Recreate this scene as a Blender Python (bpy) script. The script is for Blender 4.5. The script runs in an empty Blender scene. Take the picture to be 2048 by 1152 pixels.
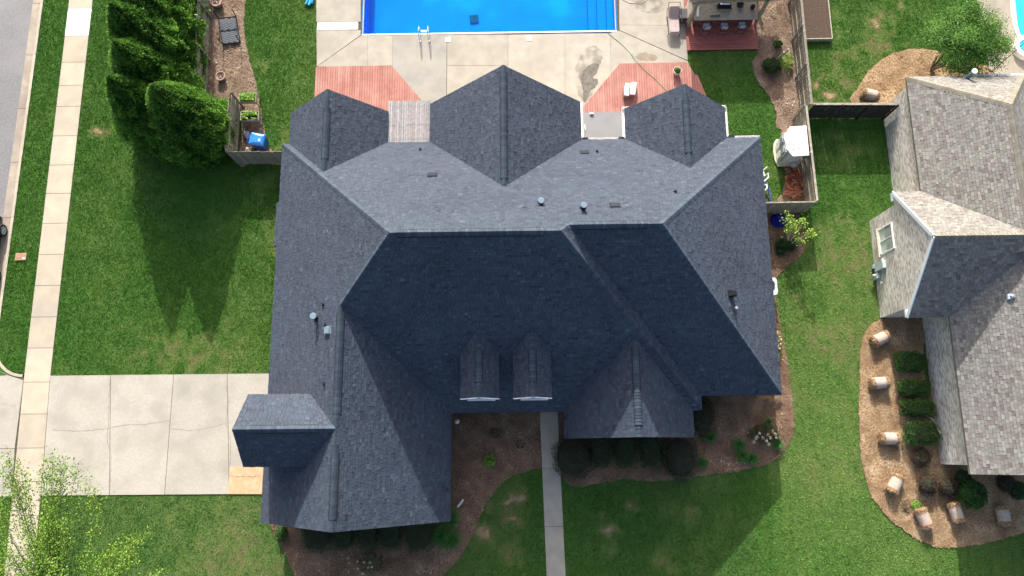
import bpy, math, random
import numpy as np
from mathutils import Vector, Matrix
random.seed(7); RNG = np.random.default_rng(7)
S = bpy.context.scene
# ------------------------------------------------------------------ camera, world, sun, exposure
H = 41.0; FPX = 1501.78
R = np.array([[0.99987543, 0.01136447, 0.01095292], [-0.00882368, 0.977855, -0.20909743], [-0.01308665, 0.20897474, 0.97783347]])
cd = bpy.data.cameras.new('camera'); cam = bpy.data.objects.new('camera', cd); S.collection.objects.link(cam)
cd.lens = FPX/2048*36; cd.sensor_width = 36; cd.clip_end = 2000
cam.matrix_world = Matrix([list(R[0])+[0], list(R[1])+[0], list(R[2])+[H], [0, 0, 0, 1]])
S.camera = cam
SUN_EL, SUN_AZ = 0.50, 0.101          # the sun stands north, shadows run south and a little east
wd = bpy.data.worlds.new('World'); S.world = wd; wd.use_nodes = True
nt = wd.node_tree; sky = nt.nodes.new('ShaderNodeTexSky'); sky.sky_type = 'NISHITA'; sky.sun_disc = False
sky.sun_elevation = SUN_EL; sky.sun_rotation = -SUN_AZ; sky.altitude = 200; sky.air_density = 1.0; sky.dust_density = 6.5; sky.ozone_density = 0.5
bg = nt.nodes['Background']; nt.links.new(sky.outputs[0], bg.inputs[0]); bg.inputs[1].default_value = 0.15
sl = bpy.data.lights.new('sun', 'SUN'); sl.energy = 3.85; sl.angle = math.radians(0.5); sl.color = (1.0, 0.965, 0.91)
so = bpy.data.objects.new('sun', sl); S.collection.objects.link(so)
Ld = Vector((-math.sin(SUN_AZ)*math.cos(SUN_EL), math.cos(SUN_AZ)*math.cos(SUN_EL), math.sin(SUN_EL)))
so.rotation_euler = Ld.to_track_quat('Z', 'Y').to_euler(); so.location = (0, 30, 40)
S.view_settings.view_transform = 'Standard'; S.view_settings.look = 'None'; S.view_settings.gamma = 1
S.view_settings.use_curve_mapping = False; S.view_settings.exposure = 1.03

# ------------------------------------------------------------------ survey: a point of the picture on a level plane of the site
def ray(px, py):
    return R @ np.array([(px-1024)/FPX, -(py-576)/FPX, -1.0])
def at(px, py, z=0.0):
    d = ray(px, py); t = (z-H)/d[2]; return (float(d[0]*t), float(d[1]*t), float(z))
def xy(pts, z=0.0): return [at(a, b, z)[:2] for a, b in pts]

# ------------------------------------------------------------------ materials
MATS = {}
def mat(name, c1, c2=None, scale=3.0, rough=0.8, bump=0.0, bscale=30.0, metal=0.0, detail=6.0, c3=None, scale3=0.3, spec=0.3, isl=0.0, f3=(0.45, 0.7)):
    """procedural surface: two tones mixed by noise, an optional third large-scale tone, relief, per-piece tone shifts"""
    if name in MATS: return MATS[name]
    m = bpy.data.materials.new(name); m.use_nodes = True; n = m.node_tree; b = n.nodes['Principled BSDF']; L = n.links.new
    b.inputs['Roughness'].default_value = rough; b.inputs['Metallic'].default_value = metal; b.inputs['Specular IOR Level'].default_value = spec
    tc = n.nodes.new('ShaderNodeTexCoord')
    col = None
    if c2 is None: c2 = tuple(x*0.85 for x in c1)
    no = n.nodes.new('ShaderNodeTexNoise'); no.inputs['Scale'].default_value = scale; no.inputs['Detail'].default_value = detail
    L(tc.outputs['Object'], no.inputs['Vector'])
    cr = n.nodes.new('ShaderNodeValToRGB'); cr.color_ramp.elements[0].position = .35; cr.color_ramp.elements[1].position = .65
    cr.color_ramp.elements[0].color = (*c1, 1); cr.color_ramp.elements[1].color = (*c2, 1); L(no.outputs['Fac'], cr.inputs[0]); col = cr.outputs[0]
    if c3:
        n3 = n.nodes.new('ShaderNodeTexNoise'); n3.inputs['Scale'].default_value = scale3; n3.inputs['Detail'].default_value = 4; L(tc.outputs['Object'], n3.inputs['Vector'])
        r3 = n.nodes.new('ShaderNodeMapRange'); r3.inputs[1].default_value = f3[0]; r3.inputs[2].default_value = f3[1]; L(n3.outputs['Fac'], r3.inputs[0])
        mx = n.nodes.new('ShaderNodeMix'); mx.data_type = 'RGBA'; L(r3.outputs[0], mx.inputs[0]); L(col, mx.inputs[6]); mx.inputs[7].default_value = (*c3, 1); col = mx.outputs[2]
    if isl > 0:
        oi = n.nodes.new('ShaderNodeObjectInfo'); ge = n.nodes.new('ShaderNodeNewGeometry')
        ad = n.nodes.new('ShaderNodeMath'); ad.operation = 'ADD'; L(oi.outputs['Random'], ad.inputs[0]); L(ge.outputs['Random Per Island'], ad.inputs[1])
        fr = n.nodes.new('ShaderNodeMath'); fr.operation = 'FRACT'; L(ad.outputs[0], fr.inputs[0])
        mr = n.nodes.new('ShaderNodeMapRange'); mr.inputs[3].default_value = 1-isl; mr.inputs[4].default_value = 1+isl; L(fr.outputs[0], mr.inputs[0])
        vm = n.nodes.new('ShaderNodeVectorMath'); vm.operation = 'SCALE'; L(col, vm.inputs[0]); L(mr.outputs[0], vm.inputs['Scale']); col = vm.outputs[0]
    L(col, b.inputs['Base Color'])
    if bump > 0:
        nb = n.nodes.new('ShaderNodeTexNoise'); nb.inputs['Scale'].default_value = bscale; nb.inputs['Detail'].default_value = 5; L(tc.outputs['Object'], nb.inputs['Vector'])
        bu = n.nodes.new('ShaderNodeBump'); bu.inputs['Strength'].default_value = bump; bu.inputs['Distance'].default_value = 0.02; L(nb.outputs['Fac'], bu.inputs['Height']); L(bu.outputs[0], b.inputs['Normal'])
    MATS[name] = m; return m

def tone_mat(name, stops, rough=0.85, grain=0.25, gscale=60.0, translucent=0.0, patch=None, pscale=0.4, spec=0.2):
    """colour of each piece from its own 'tone' attribute through a ramp, with granule noise"""
    m = bpy.data.materials.new(name); m.use_nodes = True; n = m.node_tree; b = n.nodes['Principled BSDF']; L = n.links.new
    b.inputs['Roughness'].default_value = rough; b.inputs['Specular IOR Level'].default_value = spec
    a = n.nodes.new('ShaderNodeAttribute'); a.attribute_name = 'tone'
    cr = n.nodes.new('ShaderNodeValToRGB'); el = cr.color_ramp.elements
    el[0].position = stops[0][0]; el[0].color = (*stops[0][1], 1); el[1].position = stops[-1][0]; el[1].color = (*stops[-1][1], 1)
    for p, c in stops[1:-1]: e = el.new(p); e.color = (*c, 1)
    L(a.outputs['Fac'], cr.inputs[0])
    tc = n.nodes.new('ShaderNodeTexCoord'); no = n.nodes.new('ShaderNodeTexNoise'); no.inputs['Scale'].default_value = gscale; no.inputs['Detail'].default_value = 3
    L(tc.outputs['Object'], no.inputs['Vector'])
    mr = n.nodes.new('ShaderNodeMapRange'); mr.inputs[3].default_value = 1-grain; mr.inputs[4].default_value = 1+grain; L(no.outputs['Fac'], mr.inputs[0])
    vm = n.nodes.new('ShaderNodeVectorMath'); vm.operation = 'SCALE'; L(cr.outputs[0], vm.inputs[0]); L(mr.outputs[0], vm.inputs['Scale'])
    if patch:
        n2 = n.nodes.new('ShaderNodeTexNoise'); n2.inputs['Scale'].default_value = pscale; n2.inputs['Detail'].default_value = 6; n2.inputs['Roughness'].default_value = .6; L(tc.outputs['Object'], n2.inputs['Vector'])
        m2 = n.nodes.new('ShaderNodeMapRange'); m2.inputs[1].default_value = .3; m2.inputs[2].default_value = .7; m2.inputs[3].default_value = 1-patch; m2.inputs[4].default_value = 1+patch; L(n2.outputs['Fac'], m2.inputs[0])
        v2 = n.nodes.new('ShaderNodeVectorMath'); v2.operation = 'SCALE'; L(vm.outputs[0], v2.inputs[0]); L(m2.outputs[0], v2.inputs['Scale']); vm = v2
    L(vm.outputs[0], b.inputs['Base Color'])
    if translucent > 0:
        tr = n.nodes.new('ShaderNodeBsdfTranslucent'); L(vm.outputs[0], tr.inputs['Color'])
        ms = n.nodes.new('ShaderNodeMixShader'); ms.inputs[0].default_value = translucent
        L(b.outputs[0], ms.inputs[1]); L(tr.outputs[0], ms.inputs[2]); L(ms.outputs[0], n.nodes['Material Output'].inputs['Surface'])
    MATS[name] = m; return m

def brick_wall_mat(name, c1, c2, mortar, bw=0.2, bh=0.075):
    m = bpy.data.materials.new(name); m.use_nodes = True; n = m.node_tree; b = n.nodes['Principled BSDF']; L = n.links.new
    b.inputs['Roughness'].default_value = 0.9; b.inputs['Specular IOR Level'].default_value = 0.15
    tc = n.nodes.new('ShaderNodeTexCoord'); sx = n.nodes.new('ShaderNodeSeparateXYZ'); L(tc.outputs['Object'], sx.inputs[0])
    ad = n.nodes.new('ShaderNodeMath'); ad.operation = 'ADD'; L(sx.outputs[0], ad.inputs[0]); L(sx.outputs[1], ad.inputs[1])
    cb = n.nodes.new('ShaderNodeCombineXYZ'); L(ad.outputs[0], cb.inputs[0]); L(sx.outputs[2], cb.inputs[1])
    br = n.nodes.new('ShaderNodeTexBrick'); L(cb.outputs[0], br.inputs['Vector']); br.inputs['Scale'].default_value = 1.0
    br.inputs['Brick Width'].default_value = bw; br.inputs['Row Height'].default_value = bh; br.inputs['Mortar Size'].default_value = 0.009
    br.inputs['Color1'].default_value = (*c1, 1); br.inputs['Color2'].default_value = (*c2, 1); br.inputs['Mortar'].default_value = (*mortar, 1); br.inputs['Bias'].default_value = -0.25
    no = n.nodes.new('ShaderNodeTexNoise'); no.inputs['Scale'].default_value = 1.2; no.inputs['Detail'].default_value = 8; L(tc.outputs['Object'], no.inputs['Vector'])
    mr = n.nodes.new('ShaderNodeMapRange'); mr.inputs[3].default_value = .75; mr.inputs[4].default_value = 1.2; L(no.outputs['Fac'], mr.inputs[0])
    vm = n.nodes.new('ShaderNodeVectorMath'); vm.operation = 'SCALE'; L(br.outputs['Color'], vm.inputs[0]); L(mr.outputs[0], vm.inputs['Scale']); L(vm.outputs[0], b.inputs['Base Color'])
    bu = n.nodes.new('ShaderNodeBump'); bu.inputs['Strength'].default_value = .6; bu.inputs['Distance'].default_value = 0.01; bu.invert = True; L(br.outputs['Fac'], bu.inputs['Height']); L(bu.outputs[0], b.inputs['Normal'])
    MATS[name] = m; return m

# ------------------------------------------------------------------ mesh building
ORIG = {}
def area(p): return sum(p[i][0]*p[(i+1) % len(p)][1]-p[(i+1) % len(p)][0]*p[i][1] for i in range(len(p)))/2
class MB:
    def __init__(s): s.v = []; s.f = []; s.t = []
    def face(s, pts, tone=None):
        k = len(s.v); s.v += [tuple(p) for p in pts]; s.f.append(tuple(range(k, k+len(pts)))); s.t.append(0.5 if tone is None else tone)
    def add(s, V, F, tone=None):
        k = len(s.v); s.v += [tuple(p) for p in V]
        for f in F: s.f.append(tuple(k+i for i in f)); s.t.append(0.5 if tone is None else tone)
    def box(s, c, sz, rz=0.0, tone=None, bev=0.0, M=None):
        x, y, z = sz[0]/2, sz[1]/2, sz[2]/2
        V = [(-x, -y, -z), (x, -y, -z), (x, y, -z), (-x, y, -z)]
        if bev > 0:
            b = bev; V += [(-x, -y, z-b), (x, -y, z-b), (x, y, z-b), (-x, y, z-b), (-x+b, -y+b, z), (x-b, -y+b, z), (x-b, y-b, z), (-x+b, y-b, z)]
            F = [(0, 3, 2, 1)]+[(i, (i+1) % 4, 4+(i+1) % 4, 4+i) for i in range(4)]+[(4+i, 4+(i+1) % 4, 8+(i+1) % 4, 8+i) for i in range(4)]+[(8, 9, 10, 11)]
        else:
            V += [(-x, -y, z), (x, -y, z), (x, y, z), (-x, y, z)]
            F = [(0, 3, 2, 1), (4, 5, 6, 7)]+[(i, (i+1) % 4, 4+(i+1) % 4, 4+i) for i in range(4)]
        Q = (Matrix.Rotation(rz, 4, 'Z') if M is None else M)
        s.add([tuple((Q @ Vector(v))+Vector(c)) for v in V], F, tone)
    def prism(s, poly, z0, z1, tone=None, bev=0.0):
        n = len(poly); a = sum(poly[i][0]*poly[(i+1) % n][1]-poly[(i+1) % n][0]*poly[i][1] for i in range(n))
        if a < 0: poly = poly[::-1]
        if not hasattr(z0, '__len__'): z0 = [z0]*n
        if not hasattr(z1, '__len__'): z1 = [z1]*n
        if a < 0: z0 = z0[::-1]; z1 = z1[::-1]
        V = [(p[0], p[1], z) for p, z in zip(poly, z0)]+[(p[0], p[1], z) for p, z in zip(poly, z1)]
        s.add(V, [tuple(range(n-1, -1, -1)), tuple(range(n, 2*n))]+[(i, (i+1) % n, n+(i+1) % n, n+i) for i in range(n)], tone)
    def tube(s, pts, r, n=8, tone=None, caps=True):
        pts = [Vector(p) for p in pts]; rr = r if hasattr(r, '__len__') else [r]*len(pts); V = []; prev = None
        for i, p in enumerate(pts):
            d = (pts[min(i+1, len(pts)-1)]-pts[max(i-1, 0)]).normalized()
            if prev is None:
                a = Vector((0, 0, 1)) if abs(d.z) < .9 else Vector((1, 0, 0)); u = d.cross(a).normalized()
            else: u = (prev-d*prev.dot(d)).normalized()
            prev = u; w = d.cross(u)
            V += [tuple(p+(u*math.cos(2*math.pi*k/n)+w*math.sin(2*math.pi*k/n))*rr[i]) for k in range(n)]
        F = []
        for i in range(len(pts)-1):
            for k in range(n): F.append((i*n+k, i*n+(k+1) % n, (i+1)*n+(k+1) % n, (i+1)*n+k))
        if caps: F.append(tuple(range(n-1, -1, -1))); F.append(tuple(range((len(pts)-1)*n, len(pts)*n)))
        s.add(V, F, tone)
    def lathe(s, c, prof, n=16, tone=None, M=None):
        V = []; m = len(prof)
        for r, z in prof:
            for k in range(n): V.append(Vector((r*math.cos(2*math.pi*k/n), r*math.sin(2*math.pi*k/n), z)))
        if M is not None: V = [M @ v for v in V]
        V = [tuple(v+Vector(c)) for v in V]
        F = [(i*n+k, i*n+(k+1) % n, (i+1)*n+(k+1) % n, (i+1)*n+k) for i in range(m-1) for k in range(n)]
        F.append(tuple(range(n-1, -1, -1))); F.append(tuple(range((m-1)*n, m*n))); s.add(V, F, tone)
    def bar(s, a, b, w, h, tone=None, up=(0, 0, 1)):
        a = Vector(a); b = Vector(b); d = b-a; L = d.length; d.normalize(); u = Vector(up)
        if abs(d.dot(u)) > .98: u = Vector((0, 1, 0))
        x = d.cross(u).normalized(); z = x.cross(d)
        M = Matrix((x, d, z)).transposed().to_4x4(); s.box((a+b)/2, (w, L, h), M=M, tone=tone)
    def build(s, name, m, parent=None, smooth=False, kind=None, label=None, tone=False):
        me = bpy.data.meshes.new(name); v = np.array(s.v, dtype=np.float32)
        if parent is not None: v = v-np.array(ORIG[parent.name], dtype=np.float32)
        me.from_pydata(v.tolist(), [], s.f); me.materials.append(m)
        if tone:
            at_ = me.attributes.new('tone', 'FLOAT', 'FACE'); at_.data.foreach_set('value', np.array(s.t, dtype=np.float32))
        if smooth: me.shade_smooth()
        o = bpy.data.objects.new(name, me); S.collection.objects.link(o)
        if parent is not None: o.parent = parent; ORIG[o.name] = ORIG[parent.name]
        else: ORIG[o.name] = (0, 0, 0)
        if kind: o['kind'] = kind
        if label: o['label'] = label
        return o
def npmesh(name, V, F, m, tone=None, parent=None, kind=None, dom='FACE'):
    """fast mesh from arrays: V (n,3), F (m,k) with equal k"""
    V = np.asarray(V, np.float32); F = np.asarray(F, np.int32)
    if parent is not None: V = V-np.array(ORIG[parent.name], np.float32)
    me = bpy.data.meshes.new(name); me.vertices.add(len(V)); me.vertices.foreach_set('co', V.ravel())
    me.loops.add(F.size); me.loops.foreach_set('vertex_index', F.ravel()); me.polygons.add(len(F))
    me.polygons.foreach_set('loop_start', np.arange(0, F.size, F.shape[1], dtype=np.int32))
    if tone is not None: a = me.attributes.new('tone', 'FLOAT', dom); a.data.foreach_set('value', np.asarray(tone, np.float32))
    me.update(calc_edges=True); me.materials.append(m)
    o = bpy.data.objects.new(name, me); S.collection.objects.link(o)
    if parent is not None: o.parent = parent; ORIG[o.name] = ORIG[parent.name]
    else: ORIG[o.name] = (0, 0, 0)
    if kind: o['kind'] = kind
    return o
def thing(name, loc, label, cat, group=None):
    o = bpy.data.objects.new(name, None); S.collection.objects.link(o); o.location = loc; o.empty_display_size = .2
    ORIG[o.name] = tuple(loc); tag(o, label, cat, group); return o
def tag(o, label, cat=None, group=None, kind=None):
    if label: o['label'] = label
    if cat: o['category'] = cat
    if group: o['group'] = group
    if kind: o['kind'] = kind
    return o
def dup(root, loc, rotz=0.0, label=None, scale=None):
    r = root.copy(); S.collection.objects.link(r); r.location = loc; r.rotation_euler = (0, 0, rotz); ORIG[r.name] = tuple(loc)
    if scale: r.scale = scale
    if label: r['label'] = label
    for ch in list(root.children):
        c = ch.copy(); S.collection.objects.link(c); c.parent = r; ORIG[c.name] = tuple(loc)
        for g in list(ch.children):
            d = g.copy(); S.collection.objects.link(d); d.parent = c
    return r
def share(src, name, M, parent, world=True):
    """another piece with the same mesh, placed by matrix M (world) under parent"""
    o = bpy.data.objects.new(name, src); S.collection.objects.link(o)
    if parent is not None:
        o.parent = parent; M = Matrix.Translation(-Vector(ORIG[parent.name])) @ M
    o.matrix_local = M; return o
def pmesh(name, mb, m, tone=False):
    me = bpy.data.meshes.new(name); me.from_pydata([tuple(v) for v in mb.v], [], mb.f); me.materials.append(m)
    if tone: a = me.attributes.new('tone', 'FLOAT', 'FACE'); a.data.foreach_set('value', np.array(mb.t, np.float32))
    return me
def inpoly(P, poly):
    x, y = P[:, 0], P[:, 1]; c = np.zeros(len(P), bool); n = len(poly)
    for i in range(n):
        x1, y1 = poly[i]; x2, y2 = poly[(i+1) % n]
        if y1 == y2: continue
        c ^= ((y1 > y) != (y2 > y)) & (x < (x2-x1)*(y-y1)/(y2-y1)+x1)
    return c
def spline(pts, k=6, closed=True):
    n = len(pts); out = []
    for i in range(n if closed else n-1):
        p0, p1, p2, p3 = [np.array(pts[(i+j) % n] if closed else pts[min(max(i+j, 0), n-1)], float) for j in (-1, 0, 1, 2)]
        for t in np.arange(k)/k:
            out.append(tuple(.5*((2*p1)+(-p0+p2)*t+(2*p0-5*p1+4*p2-p3)*t*t+(-p0+3*p1-3*p2+p3)*t**3)))
    if not closed: out.append(tuple(pts[-1]))
    return out
def vnoise(x, y, s, seed=0):
    c, n_ = math.cos(.6+seed), math.sin(.6+seed); a = vnoise0(x*c-y*n_, x*n_+y*c, s, seed); b = vnoise0(x*n_+y*c+3.1, y*n_-x*c, s*.83, seed+40)
    return np.clip((a+b-1)*.72+.5, 0, 1)
def vnoise0(x, y, s, seed=0):
    """value noise 0..1 on arrays"""
    x = x/s+seed*17.3; y = y/s+seed*9.7; xi = np.floor(x).astype(np.int64); yi = np.floor(y).astype(np.int64); fx = x-xi; fy = y-yi
    fx = fx*fx*(3-2*fx); fy = fy*fy*(3-2*fy)
    h = lambda a, b: ((np.sin(a*127.1+b*311.7+seed*74.7)*43758.5453) % 1.0)
    return (h(xi, yi)*(1-fx)+h(xi+1, yi)*fx)*(1-fy)+(h(xi, yi+1)*(1-fx)+h(xi+1, yi+1)*fx)*fy
def fbm(x, y, s, seed=0): return .5*vnoise(x, y, s, seed)+.3*vnoise(x, y, s/2.3, seed+1)+.2*vnoise(x, y, s/5.1, seed+2)

# palette
M_conc = mat('pale_concrete', (.365, .34, .285), (.305, .285, .24), 1.6, .9, .25, 60, c3=(.27, .25, .205), scale3=.35, f3=(.5, .8), isl=.07)
M_drive = mat('driveway_concrete', (.385, .365, .315), (.335, .315, .27), 12, .9, .4, 60, c3=(.29, .275, .235), scale3=.75, f3=(.42, .72), isl=.04)
M_walk = mat('sidewalk_concrete', (.42, .37, .29), (.365, .32, .25), 1.5, .9, .2, 60, c3=(.33, .30, .26), scale3=.6, f3=(.5, .8), isl=.07)
M_gut = mat('gutter_concrete', (.34, .295, .24), (.27, .235, .19), 3, .9, .3, 50, c3=(.20, .17, .14), scale3=.5, f3=(.45, .75), isl=.08)
M_new = mat('new_white_concrete', (.78, .78, .76), (.72, .72, .70), 3, .85, .1, 60)
M_joint = mat('joint_dirt', (.09, .075, .055), (.05, .045, .035), 8, .95)
M_sand = mat('joint_sand', (.095, .08, .06), (.065, .055, .04), 8, .95)
M_asph = mat('asphalt', (.20, .20, .205), (.145, .145, .15), 14, .9, .5, 90, c3=(.25, .248, .25), scale3=.25, f3=(.4, .75))
M_soil = mat('dark_soil', (.05, .035, .025), (.09, .062, .045), 12, .95, .6, 30)
M_mulch = mat('brown_mulch', (.19, .118, .075), (.10, .062, .04), 9, .95, .8, 40, c3=(.24, .155, .10), scale3=.7)
M_white = mat('white_paint', (.8, .8, .79), (.75, .75, .74), 4, .5)
M_dark = mat('black_metal', (.022, .024, .028), (.016, .017, .02), 10, .75, spec=.12)
M_steel = mat('steel', (.6, .61, .62), (.5, .5, .52), 5, .25, metal=1.0)
M_galv = mat('galvanised', (.42, .45, .48), (.33, .36, .39), 9, .45, metal=.5)
M_wood = mat('grey_fence_wood', (.30, .27, .22), (.19, .17, .14), 5, .9, .4, 40, isl=.25)
M_deck = mat('red_deck_board', (.36, .168, .138), (.31, .14, .115), 4, .75, .2, 30, isl=.11, spec=.15, c3=(.40, .215, .18), scale3=.8)
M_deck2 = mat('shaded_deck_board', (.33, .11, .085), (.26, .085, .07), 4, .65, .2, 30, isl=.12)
M_grey = mat('grey_board', (.24, .24, .24), (.18, .18, .185), 3, .8, .2, 30)
M_blue = mat('blue_plastic', (.02, .20, .62), (.015, .17, .55), 3, .35, spec=.5)
M_terr = mat('terracotta', (.42, .27, .22), (.33, .21, .17), 6, .8)

# ------------------------------------------------------------------ site outlines (metres, from survey points)
BEDS = {
 'back': xy(spline([(398, -60), (494, -60), (490, 20), (488, 60), (498, 115), (511, 165), (520, 205), (527, 250), (536, 290), (545, 312), (500, 328), (478, 325), (482, 210), (408, 190), (404, 60)], 4)),
 'cabana': xy([(1514, -60), (1514, 60), (1516, 101), (1503, 128), (1512, 160), (1536, 190), (1552, 225), (1553, 255), (1562, 262), (1566, 325), (1572, 345), (1566, 385), (1552, 402), (1612, 403), (1607, 300), (1600, 232), (1587, 60), (1580, -60)]),
 'myrtle': xy(spline([(1704, 207), (1712, 182), (1738, 142), (1786, 108), (1845, 98), (1930, 120), (1990, 150), (1900, 200), (1830, 230), (1790, 240)], 4)),
 'east': xy([(1520, 426), (1596, 428), (1606, 450), (1614, 480), (1606, 505), (1585, 525), (1562, 545), (1550, 560), (1549, 590), (1558, 640), (1568, 690), (1577, 745), (1584, 800), (1588, 835), (1586, 862), (1576, 888), (1560, 912), (1530, 930), (1480, 942), (1420, 948), (1370, 958), (1300, 962), (1250, 958), (1205, 964), (1165, 975), (1135, 968), (1124, 950), (1116, 828), (1110, 700), (1500, 700)]),
 'front': xy([(860, 790), (1078, 790), (1083, 936), (1060, 939), (1025, 952), (995, 975), (972, 1005), (955, 1045), (938, 1085), (915, 1120), (885, 1152), (850, 1200), (600, 1200), (592, 1150), (575, 1115), (556, 1075), (536, 1045), (540, 1000), (860, 1000)]),
 'bales': xy(spline([(1762, 640), (1736, 656), (1722, 690), (1719, 760), (1718, 850), (1724, 930), (1737, 980), (1765, 1022), (1802, 1057), (1845, 1084), (1885, 1096), (1940, 1091), (2000, 1078), (2060, 1062), (2160, 1050), (2200, 900), (1945, 900), (1850, 760), (1843, 640)], 4)),
}
def rough_edge(poly):
    out = []
    for i in range(len(poly)):
        a, b = poly[i], poly[(i+1) % len(poly)]; n = max(1, int(math.hypot(b[0]-a[0], b[1]-a[1])/.22))
        for k in range(n): out.append((a[0]+(b[0]-a[0])*k/n+random.gauss(0, .025), a[1]+(b[1]-a[1])*k/n+random.gauss(0, .025)))
    return out
BEDS = {k: rough_edge(v) for k, v in BEDS.items()}
HOUSE_FP = [(-12.4, 17.5), (-12.4, -3.0), (-4.0, -3.0), (-4.0, 2.3), (2.6, 2.3), (2.6, 1.0), (8.1, 1.0), (8.1, 3.0), (12.6, 3.0), (12.6, 16.2), (11.3, 17.5)]
NB_FP = [(19.9, 12.4), (19.9, 6.8), (22.1, 6.8), (22.1, -1.0), (34, -1.0), (34, 19.3), (21.3, 19.3), (21.3, 12.4)]
WALK = [(-27.52, 40), (-26.08, 40), (-25.82, 4.1), (-25.55, -2.3), (-25.3, -14), (-26.75, -14), (-27.28, 4.1)]
DRIVE = [(-25.9, 4.10), (-13.0, 4.16), (-13.0, -2.22), (-25.55, -2.22)]
APRON = [(-31.5, 4.55), (-28.7, 4.45), (-27.28, 4.02), (-27.0, -2.25), (-31.5, -2.35)]
PATH = [(0.96, 2.4), (1.93, 2.4), (2.17, -6.45), (2.35, -12), (1.35, -12), (1.19, -6.44)]
PDECK = [(-12.02, 42), (10.07, 42), (10.07, 22.35), (10.9, 20.2), (11.0, 17), (-12.02, 17)]
POOL = (-9.27, 5.87, 24.52, 33.0)
NBPAT = xy(spline([(1960, -80), (1975, 60), (1972, 100), (1978, 130), (1982, 160), (2140, 165), (2300, 60), (2300, -80)], 3))
BARD = [(10.08, 23.06), (14.32, 23.09), (14.32, 30), (10.08, 30)]
RBED = [(17.1, 23.6), (18.68, 23.6), (18.8, 30), (17.1, 30)]
EXCL = [WALK, DRIVE, APRON, PATH, PDECK, NBPAT, BARD, RBED, HOUSE_FP, NB_FP]+list(BEDS.values())

# known dry or lush places: picture x, y, radius in metres, strength
SPOTS = [(345, 722, 1.3, .8), (430, 715, 1.5, .5), (197, 266, .35, 1.2), (520, 370, .6, .5), (1700, 560, 2.6, .34), (1640, 1000, 2.0, .1), (1700, 480, 1.8, .28), (1720, 900, 1.2, .35), (1640, 190, .7, 1.1), (1690, 190, 1.0, .8),
 (1032, 990, .45, 1.2), (1028, 1035, .4, 1.0), (955, 1062, .3, 1.1), (978, 1062, .3, 1.1), (985, 1010, .25, .9), (1222, 1065, .3, 1.2), (1204, 1033, .25, 1.0), (1265, 1010, .3, 1.0), (1325, 1127, .35, 1.1), (1212, 1098, .3, .8), (1345, 1138, .2, 1), (1382, 1035, .3, .6), (1030, 1110, .5, .7), (870, 1140, .4, .7),
 (500, 1000, 2.6, .22), (400, 1060, 3.5, .26), (500, 1110, 2.0, .22), (1740, 120, 2.0, .5), (1745, 60, 1.4, .6), (500, 110, .9, .6), (1690, 310, 1.0, .5), (1600, 780, 1.2, .35), (560, 290, .8, .6), (1320, 640, 1, 0), (1545, 400, .8, .9), (1530, 345, .6, .6),
 (470, 480, 1.5, .3), (250, 640, 2.5, .2), (1660, 330, 1.3, .3), (1700, 700, 1.4, .4), (1450, 1100, 2, .15), (540, 480, .8, .5)]
def dryness(x, y):
    d = np.clip((fbm(x, y, 5.5, 3)-.40)*1.3, 0, 1)*.5+np.clip((fbm(x, y, 1.1, 8)-.52)*2, 0, 1)*.28
    nzz = .30+.5*vnoise(x, y, .45, 5)+.35*vnoise(x, y, .17, 6)+.25*vnoise(x, y, 1.3, 7)
    wx_, wy_ = vnoise(x, y, .5, 91)-.5, vnoise(x, y, .5, 93)-.5; x0w, y0w = x, y
    for px, py, r, a in SPOTS:
        X, Y, _ = at(px, py); x = x0w+wx_*r*2.2; y = y0w+wy_*r*2.2; q = np.exp(-((x-X)**2+(y-Y)**2)/(r*r)); d = d+a*q*nzz
    x, y = x0w, y0w
    d = d*.88+(fbm(x, y, 9, 55)-.5)*.26+.035*np.sin(x*11.2+.6*np.sin(y*.5))*(x > 12)
    d = d-.10*(x < -13.5)*(y > 3)+.13*((x > 13) & (y < 12.5))-.08*((x > 13) & (y > 13))
    return np.clip(d, 0, 1)
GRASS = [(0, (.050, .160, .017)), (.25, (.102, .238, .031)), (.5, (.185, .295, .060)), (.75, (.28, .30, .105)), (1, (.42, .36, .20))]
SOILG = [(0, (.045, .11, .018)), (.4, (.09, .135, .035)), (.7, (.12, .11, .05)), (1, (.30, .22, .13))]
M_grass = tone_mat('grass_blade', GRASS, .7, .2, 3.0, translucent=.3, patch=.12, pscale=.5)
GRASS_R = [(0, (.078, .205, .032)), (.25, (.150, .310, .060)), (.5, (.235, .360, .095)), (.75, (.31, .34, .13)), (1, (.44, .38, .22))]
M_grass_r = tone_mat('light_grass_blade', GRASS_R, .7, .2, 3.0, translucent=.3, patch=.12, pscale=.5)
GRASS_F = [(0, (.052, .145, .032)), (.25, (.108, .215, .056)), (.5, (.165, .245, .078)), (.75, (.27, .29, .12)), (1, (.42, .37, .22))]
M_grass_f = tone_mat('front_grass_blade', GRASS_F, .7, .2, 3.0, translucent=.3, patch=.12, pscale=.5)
M_turf = tone_mat('turf_soil', SOILG, .95, .35, 14)

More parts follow.
